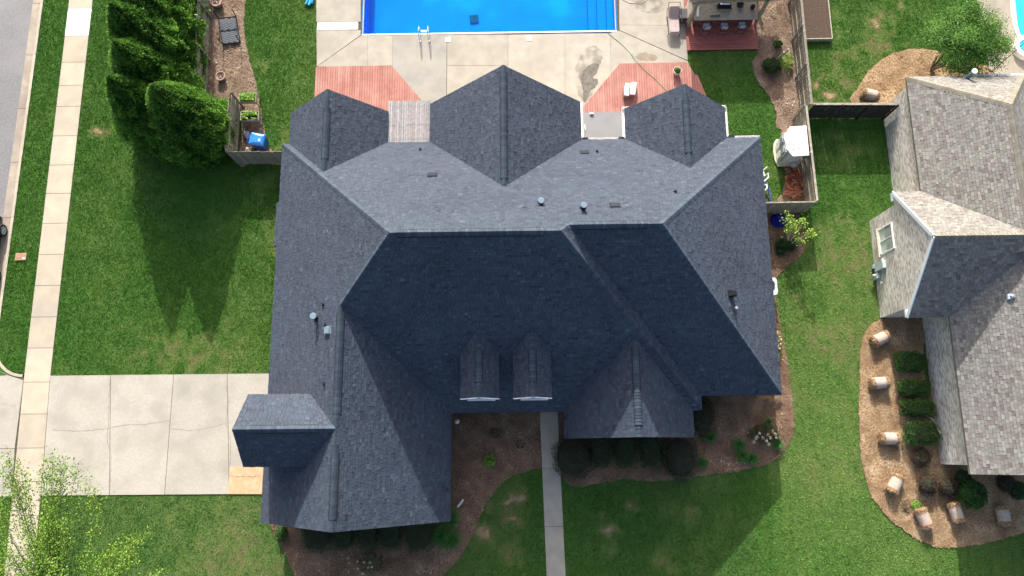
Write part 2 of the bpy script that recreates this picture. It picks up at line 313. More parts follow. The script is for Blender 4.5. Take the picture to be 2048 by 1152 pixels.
# ------------------------------------------------------------------ ground
g = MB()
for a_ in ([(-450, -450), (450, -450), (450, 24.3), (-450, 24.3)], [(-450, 24.3), (-9.5, 24.3), (-9.5, 33.3), (-450, 33.3)], [(6.1, 24.3), (450, 24.3), (450, 33.3), (6.1, 33.3)], [(-450, 33.3), (450, 33.3), (450, 450), (-450, 450)]): g.prism(a_, -.6, -.35)
tag(g.build('ground', mat('far_grass', (.04, .10, .02), (.075, .13, .03), .3, .95, .4, 3)), None, kind='structure')
NX, NY = 425, 290; X0, X1, Y0, Y1 = -29.02, 55.98, -18.0, 40.0
gx = np.linspace(X0, X1, NX+1); gy = np.linspace(Y0, Y1, NY+1); GX, GY = np.meshgrid(gx, gy); 
GZ = (fbm(GX, GY, 3.0, 2)-.5)*.03; V = np.stack([GX, GY, GZ], -1).reshape(-1, 3)
ii, jj = np.meshgrid(np.arange(NX), np.arange(NY)); a0 = (jj*(NX+1)+ii).ravel(); F = np.stack([a0, a0+1, a0+NX+2, a0+NX+1], 1)
cx = V[F][:, :, 0].mean(1); cy = V[F][:, :, 1].mean(1)
keep = ~((cx > POOL[0]-.6) & (cx < POOL[1]+.6) & (cy > POOL[2]-.6) & (cy < POOL[3]+.6)) & ~((cx < -27.3) & (cy < 4.3) & (cy > -2.2)) & ~((cx > 29.5) & (cy > 22.3) & (cx < 36) & (cy < 34))
lawn = npmesh('lawn', V, F[keep], M_turf, dryness(V[:, 0], V[:, 1]), dom='POINT'); lawn['kind'] = 'structure'

# mown grass, blade by blade
def grass(n):
    x = RNG.uniform(-29.1, 32.0, n*2); y = RNG.uniform(-13.5, 27.8, n*2)
    dens = .55+.45*vnoise(x, y, .22, 11); k = RNG.random(len(x)) < dens; x = x[k]; y = y[k]
    kb = x > -29.08+.0*y; x = x[kb]; y = y[kb]
    # the verge ends in a rounded corner by the driveway
    cr = (y < 5.8) & (y > 3) & (x < -27.2) & (((x+27.25)/1.6)**2+((y-5.8)/1.75)**2 > 1); x = x[~cr]; y = y[~cr]
    P = np.stack([x, y], 1); bad = np.zeros(len(P), bool)
    ej = .02+.07*vnoise(x, y, .3, 71); jx = np.stack([x+RNG.normal(0, 1, len(x))*ej, y+RNG.normal(0, 1, len(x))*ej], 1)
    for e in EXCL:
        ea = np.array(e); m = (jx[:, 0] > ea[:, 0].min()) & (jx[:, 0] < ea[:, 0].max()) & (jx[:, 1] > ea[:, 1].min()) & (jx[:, 1] < ea[:, 1].max())
        idx = np.nonzero(m)[0]; bad[idx] |= inpoly(jx[idx], e)
    P = P[~bad]; x, y = P[:, 0], P[:, 1]; m = len(x); dr = dryness(x, y)
    k = RNG.random(m) > np.clip((dr-.75)*2.6, 0, .75); x, y, dr = x[k], y[k], dr[k]; m = len(x)
    clump = vnoise(x, y, .16, 21); h = (.035+.030*clump+.02*RNG.random(m))*(1-.5*dr); w = RNG.uniform(.012, .028, m)
    th = RNG.uniform(0, 2*np.pi, m); lean = RNG.uniform(.2, 1.3, m)*h; la = RNG.uniform(0, 2*np.pi, m)+.0
    z = (fbm(x, y, 3.0, 2)-.5)*.03-.005
    A = np.stack([x-np.cos(th)*w, y-np.sin(th)*w, z], 1); B = np.stack([x+np.cos(th)*w, y+np.sin(th)*w, z], 1); C = np.stack([x+np.cos(la)*lean, y+np.sin(la)*lean, z+h], 1)
    V = np.stack([A, B, C], 1); tone = np.clip(dr+RNG.normal(0, .09, m)+(clump-.5)*.14, 0, 1)
    return x, y, V, tone
x, y, V, tone = grass(1130000)
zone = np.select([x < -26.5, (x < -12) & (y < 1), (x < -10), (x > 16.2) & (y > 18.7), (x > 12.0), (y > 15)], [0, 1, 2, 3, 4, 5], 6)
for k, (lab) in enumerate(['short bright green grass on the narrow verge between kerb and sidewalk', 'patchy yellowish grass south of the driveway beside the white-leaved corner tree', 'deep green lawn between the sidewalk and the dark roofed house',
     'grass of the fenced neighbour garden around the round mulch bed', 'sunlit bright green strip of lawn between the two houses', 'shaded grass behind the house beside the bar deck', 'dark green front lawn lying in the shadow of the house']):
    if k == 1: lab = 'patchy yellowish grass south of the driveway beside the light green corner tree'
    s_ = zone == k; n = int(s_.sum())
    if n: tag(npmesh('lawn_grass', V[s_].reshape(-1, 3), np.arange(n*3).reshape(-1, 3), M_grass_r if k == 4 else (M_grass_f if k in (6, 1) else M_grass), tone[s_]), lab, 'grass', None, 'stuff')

# planting beds: a low sheet of mulch with loose pine straw on top
def straw(name, poly, n, m, label, ln=(.06, .16), wd=(.007, .016), z=.045):
    P = np.array(poly); lo, hi = P.min(0), P.max(0); p = RNG.uniform(lo, hi, (n, 2)); p = p[inpoly(p, poly)]
    k = (p[:, 0] < 31) & (p[:, 1] > -8.5) & (p[:, 1] < 28); p = p[k]; m_ = len(p)
    th = RNG.uniform(0, np.pi, m_); L_ = RNG.uniform(*ln, m_); W_ = RNG.uniform(*wd, m_); c, s = np.cos(th), np.sin(th); zz = z+RNG.uniform(0, .03, m_)+.05*vnoise(p[:, 0], p[:, 1], .35, 61)**2
    dz = RNG.uniform(-.018, .018, m_)
    A = np.stack([p[:, 0]-c*L_/2-s*W_, p[:, 1]-s*L_/2+c*W_, zz-dz], 1); B = np.stack([p[:, 0]-c*L_/2+s*W_, p[:, 1]-s*L_/2-c*W_, zz-dz], 1); C = np.stack([p[:, 0]+c*L_/2, p[:, 1]+s*L_/2, zz+dz], 1)
    t = np.clip(vnoise(p[:, 0], p[:, 1], .5, 31)*.6+RNG.random(m_)*.5, 0, 1)
    return tag(npmesh(name, np.stack([A, B, C], 1).reshape(-1, 3), np.arange(m_*3).reshape(-1, 3), m, t), label, 'mulch', None, 'stuff')
M_straw = tone_mat('fresh_straw', [(0, (.15, .09, .045)), (.5, (.36, .24, .135)), (1, (.60, .46, .29))], .8, .2, 8)
M_chips = tone_mat('old_mulch', [(0, (.07, .042, .026)), (.5, (.19, .118, .076)), (1, (.36, .25, .165))], .9, .2, 8)
M_chip2 = tone_mat('tan_mulch', [(0, (.11, .075, .05)), (.5, (.25, .18, .13)), (1, (.42, .32, .24))], .9, .2, 8)
M_strawbase = mat('straw_base', (.27, .175, .095), (.15, .095, .05), 7, .95, .9, 25, c3=(.33, .225, .13), scale3=.9)
M_tanbase = mat('tan_mulch_base', (.21, .15, .11), (.12, .085, .06), 6, .95, .8, 30, c3=(.26, .20, .15), scale3=.6)
for nm, mb_, ms_, n, lab in [('back', M_tanbase, M_chip2, 26000, 'tan pine bark mulch of the back corner bed around metal table and pots'), ('cabana', M_tanbase, M_chip2, 24000, 'pine straw and leaves along the inside of the tall side fence'),
     ('myrtle', M_strawbase, M_straw, 20000, 'brown mulch under the neighbour crape myrtle'), ('east', M_mulch, M_chips, 70000, 'reddish brown mulch wrapping the south east corner of the dark house'),
     ('front', M_mulch, M_chips, 70000, 'dark brown mulch of the front bed left of the path'), ('bales', M_strawbase, M_straw, 110000, 'fresh orange pine straw spread around the straw rolls')]:
    b = MB(); b.prism(BEDS[nm], -.02, .04); tag(b.build('mulch_bed', mb_), None, kind='structure'); straw('pine_straw', BEDS[nm], n, ms_, lab)

M_litter = tone_mat('bark_chip', [(0, (.06, .035, .022)), (.5, (.20, .12, .075)), (.85, (.36, .26, .17)), (1, (.52, .44, .32))], .9, .25, 12)
for nm, n, lab in (('east', 5200, 'coarse bark chips and litter over the south east bed'), ('front', 5200, 'coarse bark chips and litter over the dark front bed'), ('cabana', 4200, 'coarse leaf litter along the long side fence'), ('back', 3600, 'coarse bark chips around the metal table')):
    o = straw('bark_litter', BEDS[nm], n, M_litter, lab, (.05, .12), (.02, .045), .055)
# road, gutter, kerb
r = MB(); r.prism([(-60, -60), (-29.75, -60), (-29.75, 80), (-60, 80)], -.3, -.115); tag(r.build('road', M_asph), None, kind='structure')
gut = MB(); gut.prism([(-29.78, -60), (-29.10, -60), (-29.10, 80), (-29.78, 80)], -.34, -.15); gutter = tag(gut.build('gutter', M_joint), None, kind='structure')
gy_ = [27.0+3.05*2]; 
for yy in [p for p in (at(55, 5)[1], at(50, 108)[1], at(40, 215)[1], at(30, 323)[1], at(22, 434)[1])]: pass
ys = [at(60, 5)[1]+3.2, at(60, 5)[1], at(55, 108)[1], at(45, 215)[1], at(35, 323)[1], at(25, 434)[1], at(15, 550)[1], 4.6]
for a, b in zip(ys[:-1], ys[1:]):
    q = MB(); q.prism([(-29.77, b+.012), (-29.22, b+.012), (-29.22, a-.012), (-29.77, a-.012)], -.2, [-.10, -.125, -.125, -.10]); q.build('gutter_slab', M_gut, gutter)
kb = MB(); kerb = tag(MB.build((lambda m: (m.prism([(-29.2, -60), (-29.05, -60), (-29.05, -2.4), (-29.2, -2.4)], -.3, .03), m)[1])(MB()), 'kerb', M_walk), None, kind='structure')
for a, b in zip(ys[:-1], ys[1:]):
    b2 = max(b, 6.0); q = MB(); q.prism([(-29.21, b2+.008), (-29.05, b2+.008), (-29.05, a-.008), (-29.21, a-.008)], -.28, .035); q.build('kerb_stone', M_walk, kerb)
cp = [(-29.13+1.75*(1-math.cos(t)), 6.0-1.85*math.sin(t)) for t in np.linspace(0, math.pi/2, 12)]
for p0, p1 in zip(cp[:-1], cp[1:]):
    q = MB(); d = Vector((p1[0]-p0[0], p1[1]-p0[1])).normalized(); nx, ny = d.y*.075, -d.x*.075
    q.prism([(p0[0]-nx, p0[1]-ny), (p1[0]-nx, p1[1]-ny), (p1[0]+nx, p1[1]+ny), (p0[0]+nx, p0[1]+ny)], -.28, .035); q.build('kerb_stone', M_walk, kerb)

# sidewalk slabs
def wx(y, side):   # x of the sidewalk edge
    L_ = [(-14, -26.75, -25.3), (-2.3, -27.1, -25.58), (4.1, -27.28, -25.84), (40, -27.53, -26.08)]
    i = 0 if side < 0 else 1; ya = [q[0] for q in L_]; return float(np.interp(y, ya, [q[1+i] for q in L_]))
sb = MB(); sb.prism(WALK, -.05, .018); sidewalk = tag(sb.build('sidewalk', M_sand), None, kind='structure')
jy = [at(150, v)[1] for v in (-90, -36, 18, 72, 125, 171, 213, 272, 330, 387)]+[at(100, v)[1] for v in (447, 509, 571, 634, 696, 764)]+[at(70, v)[1] for v in (828, 896, 963, 1031, 1100, 1170, 1240)]
for i, (a, b) in enumerate(zip(jy[:-1], jy[1:])):
    g_ = .012; q = MB(); q.prism([(wx(b, -1)+.004, b+g_), (wx(b, 1)-.004, b+g_), (wx(a, 1)-.004, a-g_), (wx(a, -1)+.004, a-g_)], 0, .045)
    o = q.build('slab', M_new if i == 2 else M_walk, sidewalk)
    if i == 2: o['label'] = 'newly poured white slab'

# driveway slabs and their joints, apron towards the road
db = MB(); db.prism(DRIVE, -.05, .02); drive = tag(db.build('driveway', M_sand), None, kind='structure')
jx = [(-25.84, -25.56), (at(222, 752)[0], at(220, 988)[0]), (at(348, 750)[0], at(330, 988)[0]), (at(455, 750)[0], at(459, 988)[0]), (-13.0, -13.0)]
for (a, c), (b, d) in zip(jx[:-1], jx[1:]):
    g_ = .012; q = MB(); q.prism([(c+g_, -2.22), (d-g_, -2.22), (b-g_, 4.13), (a+g_, 4.13)], 0, .045); q.build('slab', M_drive, drive)
ab = MB(); ab.prism(APRON, -.25, [-.125, -.06, .03, .03, -.125]); apron = tag(ab.build('driveway_apron', M_joint), None, kind='structure')
ym = at(15, 897)[1]
q = MB(); q.prism([(-31.5, ym+.012), (-29.3, ym+.012), (-27.3, ym+.012), (-27.3, 3.9), (-28.7, 4.4), (-29.3, 4.5), (-31.5, 4.5)], -.2, [-.1, -.06, .04, .04, .0, -.06, -.1]); q.build('slab', M_drive, apron)
q = MB(); q.prism([(-31.5, -2.3), (-29.3, -2.3), (-27.12, -2.24), (-27.3, ym-.012), (-29.3, ym-.012), (-31.5, ym-.012)], -.2, [-.1, -.06, .04, .04, -.06, -.1]); q.build('slab', M_drive, apron)
def crack(pts, z, parent, w=.009):
    P = [at(*p)[:2] for p in pts]; out = []
    for a, b in zip(P[:-1], P[1:]):
        n = max(2, int(math.hypot(b[0]-a[0], b[1]-a[1])/.12))
        for i in range(n): t = i/n; out.append((a[0]+(b[0]-a[0])*t+random.gauss(0, .018), a[1]+(b[1]-a[1])*t+random.gauss(0, .018)))
    out.append(P[-1]); m = MB()
    for a, b in zip(out[:-1], out[1:]):
        d = Vector((b[0]-a[0], b[1]-a[1])); 
        if d.length < 1e-4: continue
        d.normalize(); ww = w*random.uniform(.3, 1); m.face([(a[0]-d.y*ww, a[1]+d.x*ww, z), (a[0]+d.y*ww, a[1]-d.x*ww, z), (b[0]+d.y*ww, b[1]-d.x*ww, z), (b[0]-d.y*ww, b[1]+d.x*ww, z)])
    m.build('crack', M_sand, parent)
crack([(104, 860), (160, 862), (215, 858), (250, 850), (290, 849), (341, 841)], .0485, drive)
crack([(344, 858), (380, 861), (410, 858), (452, 847), (458, 800), (452, 770)], .0485, drive, .008)
crack([(222, 756), (219, 800), (217, 855), (216, 880), (223, 915), (222, 950), (219, 986)], .0485, drive, .010)
crack([(452, 847), (462, 880), (461, 930)], .0485, drive, .01)
crack([(30, 812), (0, 806)], .03, apron, .008)

# front path
pb = MB(); pb.prism(PATH, -.05, .02); fpath = tag(pb.build('front_path', M_joint), None, kind='structure')
yj = [2.4, at(1100, 936)[1], at(1105, 1053)[1], -6.9, -9.5]
for a, b in zip(yj[:-1], yj[1:]):
    l = lambda y: float(np.interp(y, [-12, -6.44, 2.4], [1.35, 1.19, .96])); rr_ = lambda y: float(np.interp(y, [-12, -6.45, 2.4], [2.35, 2.17, 1.93]))
    q = MB(); q.prism([(l(b)+.005, b+.01), (rr_(b)-.005, b+.01), (rr_(a)-.005, a-.01), (l(a)+.005, a-.01)], 0, .05); q.build('slab', M_walk if a > 0 else M_conc, fpath)

# ------------------------------------------------------------------ pool terrace
pd = MB()
for pl in ([(-12.02, 42), (-9.42, 42), (-9.42, 17), (-12.02, 17)], [(6.02, 42), (10.07, 42), (10.07, 22.35), (10.9, 20.2), (11.0, 17), (6.02, 17)], [(-9.42, 24.37), (6.02, 24.37), (6.02, 17), (-9.42, 17)], [(-9.42, 42), (6.02, 42), (6.02, 33.15), (-9.42, 33.15)]):
    pd.prism(pl, -.05, .028)
terrace = tag(pd.build('pool_terrace', M_sand), None, kind='structure')
def tslab(pts, m=M_conc, z=.06, nm='slab'):
    P = xy(pts); c = (sum(p[0] for p in P)/len(P), sum(p[1] for p in P)/len(P))
    P = [(p[0]+(c[0]-p[0])/max(.3, math.hypot(c[0]-p[0], c[1]-p[1]))*.013, p[1]+(c[1]-p[1])/max(.3, math.hypot(c[0]-p[0], c[1]-p[1]))*.013) for p in P]
    q = MB(); q.prism(P, 0, z); return q.build(nm, m, terrace)
PT = 65.5
tslab([(633, -90), (722, -90), (722, 45), (633, 45)]); tslab([(633, 61), (722, 61), (722, 71), (634, 134)]); tslab([(635, 134), (723, 71.5), (736, 71.5), (736, 134)])
o = tslab([(635, 46), (717, 45.5), (717, 60), (634, 61)], M_new, .075); o['label'] = 'pale patched strip'
M_cgrey = mat('grey_concrete', (.30, .29, .26), (.25, .245, .225), 1.6, .9, .25, 60, c3=(.34, .32, .275), scale3=.5, f3=(.45, .75)); tslab([(736, 71), (785, 71), (785, 300), (736, 300)]); tslab([(785, 71), (894, 70), (892, 300), (785, 300)], M_cgrey); tslab([(894, 70), (1016, 70), (1016, 132), (894, 132)]); tslab([(894, 132), (1016, 132), (1016, 300), (893, 300)])
tslab([(1016, 70), (1130, 68), (1131, 300), (1016, 300)]); tslab([(1130, 68), (1221, 67), (1223, 300), (1131, 300)]); tslab([(1221, 66), (1238, 62), (1375, 123), (1402, 190), (1402, 300), (1223, 300)])
tslab([(1238, 51), (1374, 52), (1375, 122), (1239, 61.5)]); tslab([(1238, -90), (1373, -90), (1374, 52), (1238, 51)])
# dark water marks and rust on the slabs
def blot(pts, m, z, parent=terrace, nm='water_stain'):
    P = xy(spline(pts, 5)); P = [(p[0]+random.gauss(0, .02), p[1]+random.gauss(0, .02)) for p in P]; P = P if area(P) > 0 else P[::-1]; q = MB(); q.face([(a, b, z) for a, b in P]); return q.build(nm, m, parent)
def soft(m, sc=5.0, lo=.40, hi=.62, top=1.0):
    n = m.node_tree; L = n.links.new; tcn = n.nodes.new('ShaderNodeTexCoord'); a = n.nodes.new('ShaderNodeTexNoise'); a.inputs['Scale'].default_value = sc; a.inputs['Detail'].default_value = 8; L(tcn.outputs['Object'], a.inputs['Vector'])
    mr = n.nodes.new('ShaderNodeMapRange'); mr.inputs[1].default_value = lo; mr.inputs[2].default_value = hi; mr.inputs[4].default_value = top; L(a.outputs['Fac'], mr.inputs[0]); L(mr.outputs[0], n.nodes['Principled BSDF'].inputs['Alpha']); return m
M_damp = soft(mat('damp_concrete', (.20, .185, .155), (.24, .22, .18), 5, .85), 2.2, .38, .85, .8)
blot([(1165, 104), (1185, 92), (1200, 100), (1204, 118), (1197, 134), (1178, 150), (1160, 158), (1150, 140), (1158, 120)], M_damp, .0625); blot([(1158, 150), (1170, 140), (1186, 150), (1184, 190), (1172, 208), (1160, 196), (1152, 170)], M_damp, .063)
blot([(1270, 5), (1290, -10), (1320, 0), (1330, 20), (1300, 28), (1275, 20)], M_damp, .063)
blot([(1170, 138), (1186, 128), (1197, 130), (1194, 145), (1187, 156), (1196, 160), (1193, 172), (1180, 185), (1172, 205), (1165, 200), (1166, 180), (1160, 160), (1165, 148)], soft(mat('wet_concrete', (.13, .12, .10), (.17, .16, .135), 5, .8), 2.5, .22, .55), .064)
blot([(1264, 108), (1290, 106), (1312, 112), (1312, 121), (1290, 123), (1272, 118)], soft(mat('rusty_concrete', (.28, .21, .13), (.34, .28, .2), 5, .9), 2.5, .3, .75, .9), .064)
# pool basin, steps, water
M_liner = mat('blue_pool_liner', (.002, .205, .66), (.002, .185, .62), 1.6, .9, spec=.0, c3=(.003, .33, .72), scale3=.28, f3=(.5, .7))  # paler cyan third tone paints rippled light into the liner colour
x0, x1, y0, y1 = POOL; pb = MB(); t = .15
for c, s in [(((x0+x1)/2, y0-t/2, -.8), (x1-x0+2*t, t, 1.6)), (((x0+x1)/2, y1+t/2, -.8), (x1-x0+2*t, t, 1.6)), ((x0-t/2, (y0+y1)/2, -.8), (t, y1-y0-.002, 1.6)), ((x1+t/2, (y0+y1)/2, -.8), (t, y1-y0-.002, 1.6)), (((x0+x1)/2, (y0+y1)/2, -1.68), (x1-x0+2*t, y1-y0+2*t, .15))]: pb.box(c, s)
pool = thing('swimming_pool', ((x0+x1)/2, (y0+y1)/2, 0), 'large rectangular blue swimming pool behind the dark roofed house', 'swimming pool')
pb.build('basin', M_liner, pool)
for k, (px, zt) in enumerate([(1215, -.35), (1197, -.65), (1180, -.95)]):
    sx_ = at(px, 40)[0]; q = MB(); xr = x1 if k == 0 else at([1215, 1197][k-1], 40)[0]; q.box(((sx_+xr)/2-.002, (y0+y1)/2, (zt-1.6)/2), (xr-sx_-.01, y1-y0-.01, zt+1.6)); q.build('step', M_liner, pool)
for c, s in [(((x0+x1)/2, y0-.06, .05), (x1-x0+.2, .10, .05)), ((x0-.045, (y0+y1)/2, .05), (.07, y1-y0-.01, .05)), ((x1+.045, (y0+y1)/2, .05), (.07, y1-y0-.01, .05))]:
    q = MB(); q.box(c, s, bev=.015); q.build('coping', M_walk if s[0] < 1 else M_white, pool)
mw = bpy.data.materials.new('pool_water'); mw.use_nodes = True; n = mw.node_tree; n.nodes.clear(); L = n.links.new
out = n.nodes.new('ShaderNodeOutputMaterial'); tr = n.nodes.new('ShaderNodeBsdfTransparent'); tr.inputs[0].default_value = (.62, .93, .99, 1)
gl = n.nodes.new('ShaderNodeBsdfGlossy'); gl.inputs['Roughness'].default_value = .04; fr = n.nodes.new('ShaderNodeLayerWeight'); fr.inputs[0].default_value = .5; pw = n.nodes.new('ShaderNodeMath'); pw.operation = 'POWER'; pw.inputs[1].default_value = 5; L(fr.outputs['Facing'], pw.inputs[0]); ad_ = n.nodes.new('ShaderNodeMath'); ad_.operation = 'MULTIPLY_ADD'; ad_.inputs[1].default_value = .9; ad_.inputs[2].default_value = .010; L(pw.outputs[0], ad_.inputs[0]); mx = n.nodes.new('ShaderNodeMixShader')
nz = n.nodes.new('ShaderNodeTexNoise'); nz.inputs['Scale'].default_value = 2.2; nz.inputs['Detail'].default_value = 3; tc = n.nodes.new('ShaderNodeTexCoord'); L(tc.outputs['Object'], nz.inputs[0])
bu = n.nodes.new('ShaderNodeBump'); bu.inputs['Strength'].default_value = .25; bu.inputs['Distance'].default_value = .05; L(nz.outputs['Fac'], bu.inputs['Height']); L(bu.outputs[0], gl.inputs['Normal']); 
L(ad_.outputs[0], mx.inputs[0]); L(tr.outputs[0], mx.inputs[1]); L(gl.outputs[0], mx.inputs[2]); L(mx.outputs[0], out.inputs[0])
q = MB(); q.face([(x0, y0, -.07), (x1, y0, -.07), (x1, y1, -.07), (x0, y1, -.07)]); q.build('water', mw, pool)
q = MB(); X, Y, _ = at(948, 38, -1.55); q.box((X, Y, -1.57), (.55, .55, .06), rz=.1); q.build('drain_cover', mat('drain_blue', (.005, .05, .12), (.01, .10, .18), 9, spec=0), pool)
# decks of red boards
def boards(root, poly, vertical, pitch, z0, z1, m, n_stringer=True):
    P = np.array(poly); lo, hi = P.min(0), P.max(0); ax = 0 if vertical else 1; p = lo[ax]; cut = []
    while p < hi[ax]-.02:
        q = min(p+pitch-.016, hi[ax]); strip = clip(clip(poly, ax, p, 1), ax, q, -1)
        if len(strip) >= 3 and abs(area(strip)) > .01: b = MB(); b.prism(strip, z0, z1); b.build('board', m, root)
        p += pitch
def area_(p): return sum(p[i][0]*p[(i+1) % len(p)][1]-p[(i+1) % len(p)][0]*p[i][1] for i in range(len(p)))/2
def clip(poly, ax, v, sgn):
    out = []
    for i in range(len(poly)):
        a, b = poly[i], poly[(i+1) % len(poly)]; da, db_ = sgn*(a[ax]-v), sgn*(b[ax]-v)
        if da >= 0: out.append(a)
        if (da > 0) != (db_ > 0) and da != db_:
            t = da/(da-db_); out.append((a[0]+(b[0]-a[0])*t, a[1]+(b[1]-a[1])*t))
    return out
lp = [(-12.02, 22.36), (-7.52, 22.38), (-5.55, 19.95), (-4.4, 18.6), (-4.4, 16.3), (-12.02, 16.3)]
d1 = thing('wooden_deck', (-9, 19, 0), 'red board deck with a cut corner behind the left rear gable', 'deck')
q = MB(); q.prism(clip(lp, 1, 16.4, 1), .0, .115); q.build('deck_frame', M_joint, d1); boards(d1, lp, True, .148, .12, .15, M_deck)
rp = [(6.05, 22.28), (10.05, 22.30), (10.45, 21.5), (10.62, 21.45), (11.05, 20.1), (12.0, 17.6), (3.62, 17.6), (3.62, 19.3)]
d2 = thing('wooden_deck', (8, 20, 0), 'red board deck at the back right with a potted shrub and grey loungers', 'deck')
q = MB(); q.prism(rp, .0, .115); q.build('deck_frame', M_joint, d2); boards(d2, rp, True, .148, .12, .15, M_deck)

# ------------------------------------------------------------------ roofs
def clipc(P, Q):
    """clip convex polygon P by convex ccw polygon Q (2-d)"""
    out = P
    for i in range(len(Q)):
        ax, ay = Q[i]; bx, by = Q[(i+1) % len(Q)]; inp = out; out = []
        if not inp: return []
        s = lambda p: (bx-ax)*(p[1]-ay)-(by-ay)*(p[0]-ax)
        for j in range(len(inp)):
            a, b = inp[j], inp[(j+1) % len(inp)]; sa, sb_ = s(a), s(b)
            if sa >= 0: out.append(a)
            if (sa > 0) != (sb_ > 0) and sa != sb_:
                t = sa/(sa-sb_); out.append((a[0]+(b[0]-a[0])*t, a[1]+(b[1]-a[1])*t))
    return out
class Plane:
    """a roof slope: plan polygon, height z0 on the line through o, rising with pitch p along plan direction d"""
    def __init__(s, plan, o, d, z0, p=1.011):
        s.p = p; s.d = Vector((d[0], d[1])); s.o = Vector(o); s.z0 = z0
        if area(plan) < 0: plan = plan[::-1]
        s.plan = plan; c = 1/math.sqrt(1+p*p)
        s.v = Vector((d[0]*c, d[1]*c, p*c)); s.u = Vector((d[1], -d[0], 0)); s.n = s.u.cross(s.v)
        if s.n.z < 0: s.u = -s.u; s.n = s.u.cross(s.v)
        s.c = c
    def z(s, x, y): return s.z0+s.p*((x-s.o.x)*s.d.x+(y-s.o.y)*s.d.y)
    def P3(s, x, y, h=0): return Vector((x, y, s.z(x, y)))+s.n*h
    def uv(s, x, y): return ((x-s.o.x)*s.u.x+(y-s.o.y)*s.u.y, ((x-s.o.x)*s.d.x+(y-s.o.y)*s.d.y)/s.c)
    def W(s, u, v, h): return Vector((s.o.x, s.o.y, s.z0))+s.u*u+s.v*v+s.n*h
def shingles(planes, expo, wlo, whi, rnd, tonefn):
    """every tab of every slope as a thin wedge lapping the course below; returns list of (verts, faces, tone, centre, normal, area)"""
    out = []
    for k, pl in enumerate(planes):
        Q = [pl.uv(*p) for p in pl.plan]
        if area(Q) < 0: Q = Q[::-1]
        us = [q[0] for q in Q]; vs = [q[1] for q in Q]; v = math.floor(min(vs)/expo)*expo; row = 0
        while v < max(vs):
            u = min(us)-rnd.uniform(0, whi); drift = 0
            while u < max(us):
                w = rnd.uniform(wlo, whi); P = clipc([(u+.005, v+.004), (u+w-.005, v+.004), (u+w-.005, v+expo), (u+.005, v+expo)], Q)
                if len(P) >= 3 and abs(area(P)) > .0006:
                    th = rnd.choice((.012, .016, .026, .032)); n = len(P)
                    top = [pl.W(a, b, .016+th*(1-(b-v)/expo)) for a, b in P]; bot = [pl.W(a, b, .0) for a, b in P]
                    F = [tuple(range(n))]+[(i, n+i, n+(i+1) % n, (i+1) % n) for i in range(n)]
                    out.append((top+bot, F, tonefn(rnd, th), sum(top, Vector())/n, pl.n, abs(area(P)), k))
                u += w
            v += expo; row += 1
    return out
CAMP = Vector((0, 0, H))
def inview(c):
    d = np.array(R).T @ np.array(c-CAMP); return abs(d[0]/d[2])*FPX < 1010 and abs(d[1]/d[2])*FPX < 560
def emit_shingles(tabs, m, root, cover=None):
    sc = []
    for i, t in enumerate(tabs):
        d = CAMP-t[3]; L_ = d.length; s = t[5]*max(0, t[4].dot(d)/L_)/L_**2
        if not inview(t[3]) or (cover and cover(t)): s = 0
        sc.append(s)
    order = sorted(range(len(tabs)), key=lambda i: -sc[i]); best = set(order[:300]); b = MB()
    for i, t in enumerate(tabs):
        if i in best:
            q = MB(); q.add(t[0], t[1], t[2]); q.build('shingle', m, root, tone=True)
        else: b.add(t[0], t[1], t[2])
    return b.build('shingles', m, root, tone=True, kind='stuff')
def ridge_run(A, B, pa, pb_, half=.15, expo=.145, lift=.03, vent=False):
    """caps folded over a ridge or hip from A to B between planes pa, pb_; returns list of (verts, faces, centre)"""
    A = Vector(A); B = Vector(B); d = (B-A); L_ = d.length; d.normalize(); out = []
    def side(pl):
        s = pl.n.cross(d).normalized()
        return -s if s.z > 0 else s
    sa, sb_ = side(pa), side(pb_)
    if abs(sa.z) < 1e-3 and abs(sb_.z) < 1e-3: pass
    up = (pa.n+pb_.n).normalized(); n = max(1, int(L_/expo)); e = L_/n
    for i in range(n):
        w = half*random.uniform(.96, 1.03); j = random.uniform(-.006, .006)
        P0 = A+d*(i*e+.003); P1 = A+d*(i*e+e-.003); V = []
        for P, hh in ((P0, lift+.020), (P1, lift+.004)):
            V += [P+sa*w+pa.n*(hh-.006+j), P+sa*w*.3+pa.n*(hh+.002)+up*.004, P+up*(hh+.012), P+sb_*w*.3+pb_.n*(hh+.002)+up*.004, P+sb_*w+pb_.n*(hh-.006+j)]
        V += [P0+sa*w, P0+up*.0, P0+sb_*w, P1+sa*w, P1+sb_*w]
        F = [(k, k+1, k+6, k+5) for k in range(4)]+[(0, 10, 11, 2, 1), (2, 11, 12, 4, 3), (0, 5, 13, 10), (4, 12, 14, 9)]
        out.append((V, F, (P0+P1)/2))
    return out
def vent_strip(A, B, pa, pb_, half=.205, h=.055):
    A = Vector(A); B = Vector(B); d = (B-A).normalized(); m = MB()
    for pl in (pa, pb_):
        s = pl.n.cross(d).normalized(); s = -s if s.z > 0 else s
        V = [A+pl.n*.02, A+s*half+pl.n*.02, A+s*half+pl.n*(h+.01), A+pl.n*(h+.0), B+pl.n*.02, B+s*half+pl.n*.02, B+s*half+pl.n*(h+.01), B+pl.n*h]
        m.add(V, [(0, 1, 2, 3), (4, 7, 6, 5), (1, 5, 6, 2), (3, 2, 6, 7)])
    return m
def emit_caps(caps, m, root, limit=300):
    caps = sorted(caps, key=lambda c: -(1 if inview(c[2]) else 0)/(CAMP-c[2]).length); b = MB()
    for i, c in enumerate(caps):
        t = random.random()
        if i < limit and inview(c[2]): q = MB(); q.add(c[0], c[1], t); q.build('ridge_cap', m, root, tone=True)
        else: b.add(c[0], c[1], t)
    if b.v: b.build('ridge_caps', m, root, tone=True, kind='stuff')
